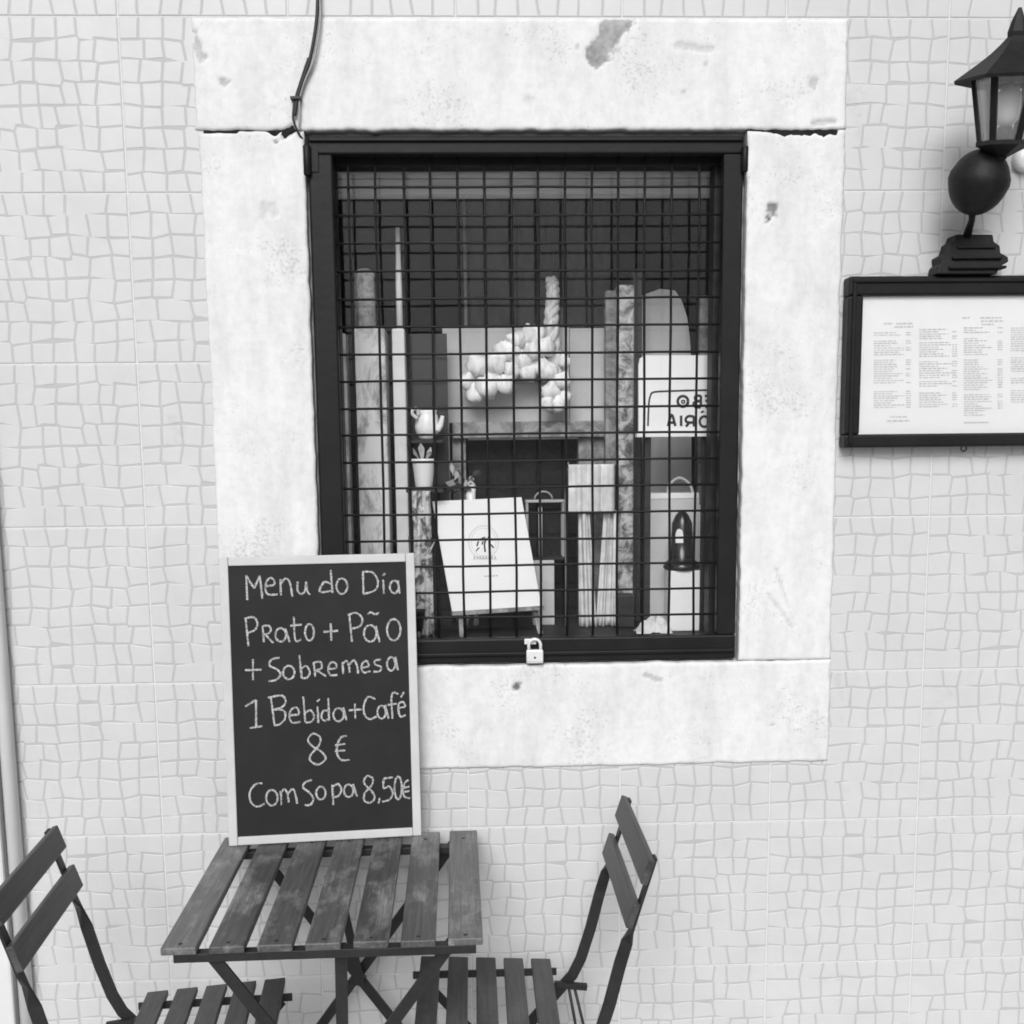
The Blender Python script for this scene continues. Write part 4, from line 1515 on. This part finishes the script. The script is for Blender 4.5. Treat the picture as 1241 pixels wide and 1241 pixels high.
# ------------------------------------------------------------------ pipe and casing at the left edge
pp_ = thing('drain_pipe', (-.318, -.02, 0), 'thin white painted pipe running up the left edge of the wall', 'pipe')
MB().lathe((-.3185, -.019, .0), [(.0155, 0), (.0155, 3.4)], 16).build('tube', 'pipe', pp_)
for z_ in (.12, 2.2):
    MB().lathe((-.3185, -.019, z_), [(.0172, 0), (.0172, .018)], 16).build('clamp', 'pipe', pp_)
cs = thing('door_casing', (-.42, -.02, 0), 'broad white casing cropped at the lower left edge', 'casing')
MB().box(-.47, -.3425, -.030, -.0016, 0, 3.4).build('board', 'casing', cs, bevel=.006)
MB().box(-.52, -.4705, -.040, -.0018, 0, 3.4).build('stop', 'casing', cs, bevel=.004)

# ------------------------------------------------------------------ bistro table
TBX, TBY, TYAW, TH = 0.423, -0.048, 0.014, 0.70
tb = thing('bistro_table', (0, 0, 0), 'folding bistro table with seven wooden slats and black steel legs', 'table')
TW, TD = .550, .540
sw, pitch = .0605, (.550 - .0605) / 6
for q in range(7):
    x0 = -TW / 2 + q * pitch
    j = random.uniform(-.002, .002)
    s_ = MB().box(x0, x0 + sw, -TD + j, j, TH - .014, TH).build('slat', 'wood', tb, bevel=.0025)
MB().box(-TW / 2 + .02, TW / 2 - .012, -TD + .004, -TD + .026, TH - .030, TH - .0145).build('rail', 'iron', tb, bevel=.001)
MB().box(-TW / 2 + .02, TW / 2 - .012, -.060, -.036, TH - .030, TH - .0145).build('rail', 'iron', tb, bevel=.001)
for q in range(7):
    x0 = -TW / 2 + q * pitch + sw / 2
    for yy in (-TD + .015, -.048):
        MB().lathe((x0, yy, TH - .0002), [(.004, 0), (.0035, .0008), (.002, .0012)], 10).build('screw', 'iron', tb)
for yy, tag_ in ((-.515, 0), (-.035, 1)):
    dy = .009
    MB().bar((-.195, yy - dy, TH - .020), (.280, yy - dy, .005), (0, 0, 1), .021, .006).build('leg', 'iron', tb)
    MB().bar((.222, yy + dy, TH - .020), (-.270, yy + dy, .005), (0, 0, 1), .021, .006).build('leg', 'iron', tb)
    MB().lathe((.017, yy - .016, .375), [(.008, 0), (.008, .032)], 10, (0, 1, 0)).build('pivot', 'iron', tb)
MB().bar((.026, -.50, TH - .020), (.022, -.50, .36), (1, 0, 0), .021, .006).build('stay', 'iron', tb)
MB().bar((-.022, -.07, TH - .10), (.015, -.052, .375), (1, 0, 0), .018, .006).build('stay', 'iron', tb)
MB().bar((-.022, -.07, TH - .10), (-.028, -.20, TH - .018), (1, 0, 0), .018, .006).build('stay', 'iron', tb)
for s_ in (-.270, .280):
    MB().tube([(s_ - .002, -.515, .009), (s_ - .002, -.035, .009)], .008, 8).build('foot_bar', 'iron', tb)
tb.location = (TBX, TBY, 0)
tb.rotation_euler = (0, 0, TYAW)


# ------------------------------------------------------------------ folding chairs
def chair(loc, rz, label):
    c = thing('folding_chair', (0, 0, 0), label, 'chair', 'folding chairs at the bistro table')
    hw = .185
    for q in range(5):
        xc = -.118 + q * .059
        MB().obox((xc, 0, .444 + xc * .05), (.021, 0, .00105), (0, hw, 0), (-.0003, 0, .006)).build('seat_slat', 'chairwood', c, bevel=.002)
    ln_ = Vector((-.33, 0, 1)).normalized()
    nn_ = Vector((1, 0, .33)).normalized()
    for (xc, zc) in ((-.297, .780), (-.270, .698)):
        MB().obox((xc + .006, 0, zc), nn_ * .0065, Vector((0, hw, 0)), ln_ * .0245).build('back_slat', 'chairwood', c, bevel=.0025)
    for s in (-1, 1):
        y = s * (hw - .022)
        path = [(-.307, .802), (-.280, .715), (-.264, .662), (-.256, .640), (-.244, .600), (-.224, .520), (-.203, .452), (-.185, .415), (-.150, .375), (.0, .20), (.17, .004)]
        tw = [0, 0, 0, .5, 1, 1, 1, 1, 1, 1, 1]
        pts, secs = [], []
        for i, ((x_, z_), k_) in enumerate(zip(path, tw)):
            a_ = Vector((path[max(i - 1, 0)][0], 0, path[max(i - 1, 0)][1]))
            b_ = Vector((path[min(i + 1, len(path) - 1)][0], 0, path[min(i + 1, len(path) - 1)][1]))
            t_ = (b_ - a_).normalized()
            side = Vector((0, 1, 0)).cross(t_)
            an = k_ * math.pi / 2
            wv = Vector((0, 1, 0)) * math.cos(an) + side * math.sin(an)
            nv = t_.cross(wv)
            pts.append(Vector((x_, y, z_)))
            W_, H_ = .0115, .0026
            secs.append([wv * W_ + nv * H_, -wv * W_ + nv * H_, -wv * W_ - nv * H_, wv * W_ - nv * H_])
        MB().sweep(pts, secs, True, False).build('back_leg', 'iron', c)
        MB().bar((-.150, y - s * .012, .430), (.155, y - s * .012, .430), (0, 0, 1), .015, .005).build('seat_rail', 'iron', c)
        MB().bar((-.215, y - s * .010, .392), (-.145, y - s * .010, .400), (0, 0, 1), .013, .010).build('bracket', 'iron', c)
        for dx in (0, -.020):
            MB().tube([(-.176 + dx * .6, y - s * .006, .392), (-.20 + dx, y - s * .006, .25), (-.245 + dx * .3, y - s * .006, .006)], .0032, 6).build('rear_rod', 'iron', c)
        MB().bar((.135, y - s * .018, .425), (-.04, y - s * .018, .22), (0, 0, 1), .018, .004).build('brace', 'iron', c)
    MB().tube([(.165, -hw + .02, .02), (.165, hw - .02, .02)], .006, 8).build('stretcher', 'iron', c)
    MB().tube([(-.247, -hw + .03, .012), (-.247, hw - .03, .012)], .006, 8).build('stretcher', 'iron', c)
    c.location = loc
    c.rotation_euler = (0, 0, rz)
    return c


chair((.7125, -.325, 0), math.pi, 'dark slatted folding chair right of the table, its back turned right')
chair((.172, -.415, 0), math.radians(4), 'dark slatted folding chair at the left edge, turned slightly to the wall')

# ------------------------------------------------------------------ chalkboard on the table
bBL = atz(277.5, 1026, TH + .001)
bBR = atz(511, 1013, TH + .001)
bTR = at(497, 669, -.024)
bTL = at(267.5, 677.5, -.066)
u = (bBR - bBL)
u.z = 0
BW = u.length
un = u.normalized()
v = ((bTL + bTR) / 2 - (bBL + bBR) / 2)
v = v - un * v.dot(un)
BH = v.length
vn = v.normalized()
bn = un.cross(vn).normalized()
if bn.y > 0:
    bn = -bn
B0 = Vector((bBL.x, bBL.y, TH + .0015))
ck = thing('chalkboard', B0 + un * BW / 2, 'pale framed chalkboard with handwritten menu of the day leaning on the wall', 'chalkboard')


def bp(a_, b_, lift=0.0):
    return B0 + un * a_ + vn * b_ + bn * lift


fwb = .0185
th = .016


def rail(a0, a1, b0, b1):
    return MB().hexa([bp(a0, b0, 0), bp(a1, b0, 0), bp(a1, b0, -th), bp(a0, b0, -th), bp(a0, b1, 0), bp(a1, b1, 0), bp(a1, b1, -th), bp(a0, b1, -th)])


rail(0, fwb, 0, BH).build('frame_rail', 'paleframe', ck, bevel=.002)
rail(BW - fwb, BW, 0, BH).build('frame_rail', 'paleframe', ck, bevel=.002)
rail(fwb + .0004, BW - fwb - .0004, .0003, fwb).build('frame_rail', 'paleframe', ck, bevel=.002)
rail(fwb + .0004, BW - fwb - .0004, BH - fwb, BH - .0003).build('frame_rail', 'paleframe', ck, bevel=.002)
a0, a1, b0, b1 = fwb - .002, BW - fwb + .002, fwb - .002, BH - fwb + .002
MB().hexa([bp(a0, b0, -.004), bp(a1, b0, -.004), bp(a1, b0, -.010), bp(a0, b0, -.010), bp(a0, b1, -.004), bp(a1, b1, -.004), bp(a1, b1, -.010), bp(a0, b1, -.010)]).build('writing_panel', 'slate', ck)

def on_board(u_, v_):
    x_, y_ = 250 + u_ / 3.182, 650 + v_ / 3.182
    d = RM @ Vector(((x_ - CXP) / FPX, 1.0, -(y_ - CYP) / FPX))
    return CAM_O + d * ((B0 + bn * -.0036 - CAM_O).dot(bn) / d.dot(bn))


E_ = ring
WORDS = [
    # Menu do Dia
    [[(158, 245), (154, 150)], [(154, 150), (170, 178), (185, 200)], [(185, 200), (197, 172), (206, 152)], [(206, 152), (212, 200), (216, 240)],
     [(228, 192), (262, 186), (258, 165), (242, 162), (228, 190), (236, 222), (275, 224)], [(288, 228), (286, 165)], [(287, 185), (305, 163), (322, 178), (332, 232)],
     [(352, 175), (352, 208), (365, 222), (380, 212), (385, 175)], [(385, 175), (390, 212), (401, 225)],
     [(480, 130), (483, 175), (487, 218)], [(482, 184), (456, 176), (437, 206), (447, 215), (485, 210)], E_(523, 192, 21, 30, -60, 300),
     [(604, 135), (606, 222)], [(604, 136), (642, 140), (662, 175), (650, 208), (606, 222)], [(682, 167), (685, 221)], [(680, 152), (690, 142)], E_(725, 195, 17, 24, -40, 320), [(739, 170), (746, 221)]],
    # Prato + Pao
    [[(152, 316), (157, 370), (163, 423)], [(146, 318), (182, 312), (197, 335), (188, 360), (160, 372)], [(217, 345), (222, 408)], [(217, 347), (240, 344), (249, 360), (240, 374), (222, 379)], [(228, 380), (258, 411)],
     E_(287, 380, 20, 26, -40, 320), [(305, 355), (322, 408)], [(338, 310), (343, 398), (366, 398)], [(324, 345), (368, 340)], E_(398, 370, 17, 32, -70, 290), [(452, 368), (508, 364)], [(480, 335), (482, 403)],
     [(551, 298), (562, 406)], [(546, 304), (577, 295), (601, 316), (594, 345), (562, 356)], E_(632, 374, 24, 32, -50, 310), [(655, 345), (668, 408)], [(622, 300), (636, 293), (650, 301), (666, 295)], E_(723, 360, 26, 41, -70, 290)],
    # + Sobremesa
    [[(149, 516), (213, 514)], [(180, 474), (180, 554)], [(282, 467), (252, 476), (244, 498), (274, 514), (286, 534), (268, 554), (240, 558)], E_(318, 525, 22, 26, -70, 290), [(359, 458), (368, 546)],
     [(364, 512), (386, 500), (399, 524), (388, 545), (368, 546)], [(414, 485), (420, 541)], [(414, 487), (438, 484), (446, 500), (438, 512), (420, 516)], [(426, 517), (463, 540)],
     [(470, 512), (501, 507), (497, 489), (480, 487), (470, 512), (479, 535), (506, 534)], [(528, 531), (525, 484)], [(526, 492), (540, 480), (550, 500), (553, 526)], [(551, 497), (568, 478), (580, 495), (586, 529)],
     [(600, 506), (626, 500), (620, 482), (606, 485), (598, 505), (608, 525), (633, 520)], [(674, 474), (651, 480), (652, 494), (673, 503), (669, 520), (644, 522)], E_(713, 492, 16, 26, -40, 320), [(729, 464), (739, 516)]],
    # 1 Bebida + Cafe
    [[(150, 656), (192, 631)], [(192, 631), (192, 735)], [(168, 739), (216, 732)], [(249, 618), (263, 727)], [(238, 622), (290, 614), (306, 636), (291, 659), (255, 668)], [(256, 668), (299, 672), (303, 704), (282, 725), (261, 728)],
     [(320, 690), (356, 685), (350, 662), (331, 665), (320, 690), (331, 718), (363, 715)], [(374, 618), (382, 716)], [(379, 682), (402, 671), (416, 695), (405, 715), (382, 718)], [(429, 655), (432, 719)], [(427, 637), (438, 628)],
     [(470, 624), (474, 710)], [(471, 672), (451, 674), (444, 698), (456, 711), (473, 704)], E_(510, 688, 20, 25, -40, 320), [(528, 660), (541, 709)], [(549, 671), (599, 667)], [(573, 645), (575, 703)],
     [(652, 628), (624, 619), (607, 655), (612, 690), (631, 705), (657, 694)], E_(676, 678, 16, 25, -40, 320), [(690, 650), (703, 703)], [(741, 609), (722, 602), (714, 626), (718, 703)], [(700, 650), (736, 645)],
     [(742, 662), (766, 656), (760, 640), (746, 642), (740, 660), (748, 694), (769, 689)], [(750, 621), (762, 600)]],
    # 8 euro
    [[(438, 772), (412, 760), (392, 785), (410, 810), (446, 832), (460, 858), (432, 880), (402, 866), (403, 842), (430, 812), (441, 788), (438, 772)],
     [(542, 769), (519, 776), (505, 806), (505, 840), (521, 862), (553, 862)], [(496, 806), (536, 800)], [(496, 829), (536, 825)]],
    # Com Sopa 8,50 euro
    [[(216, 952), (190, 956), (168, 986), (172, 1024), (195, 1042), (226, 1031)], E_(253, 1008, 22, 30, -70, 290), [(290, 1036), (287, 982)], [(288, 990), (300, 975), (312, 990), (318, 1026)], [(316, 992), (330, 975), (341, 986), (351, 1031)],
     [(407, 939), (381, 949), (374, 969), (400, 990), (413, 1014), (401, 1035), (379, 1036)], E_(442, 990, 18, 25, -70, 290), [(486, 958), (490, 1036)], [(486, 966), (508, 955), (521, 976), (510, 1000), (490, 1006)],
     E_(549, 981, 18, 24, -40, 320), [(566, 955), (581, 1003)], [(641, 931), (621, 924), (607, 945), (620, 966), (641, 986), (649, 1010), (631, 1027), (609, 1018), (611, 990), (633, 966), (643, 946), (641, 931)],
     [(669, 1009), (664, 1032)], [(719, 929), (684, 934)], [(684, 934), (684, 970), (706, 965), (719, 990), (706, 1015), (679, 1023)], E_(740, 970, 14, 44, -80, 280),
     [(781, 939), (766, 950), (758, 980), (765, 1004), (786, 1010)], [(754, 971), (783, 965)], [(756, 987), (783, 982)]],
]
for line in WORDS:
    glyphs = []                            # strokes that overlap sideways belong to one letter
    for s_ in sorted(line, key=lambda q: min(p[0] for p in q)):
        lo_, hi_ = min(p[0] for p in s_), max(p[0] for p in s_)
        for g_ in glyphs:
            if lo_ < g_[1] - 2 and hi_ > g_[0] + 2:
                g_[0], g_[1] = min(lo_, g_[0]), max(hi_, g_[1])
                g_[2].append(s_)
                break
        else:
            glyphs.append([lo_, hi_, [s_]])
    for g_ in glyphs:
        m = MB()
        for s_ in g_[2]:
            stroke(m, s_, .0040, on_board, bn, random.uniform(0, .0003), .25, 4 if len(s_) > 8 else 8)
        m.build('chalk_letter', 'chalk', ck)
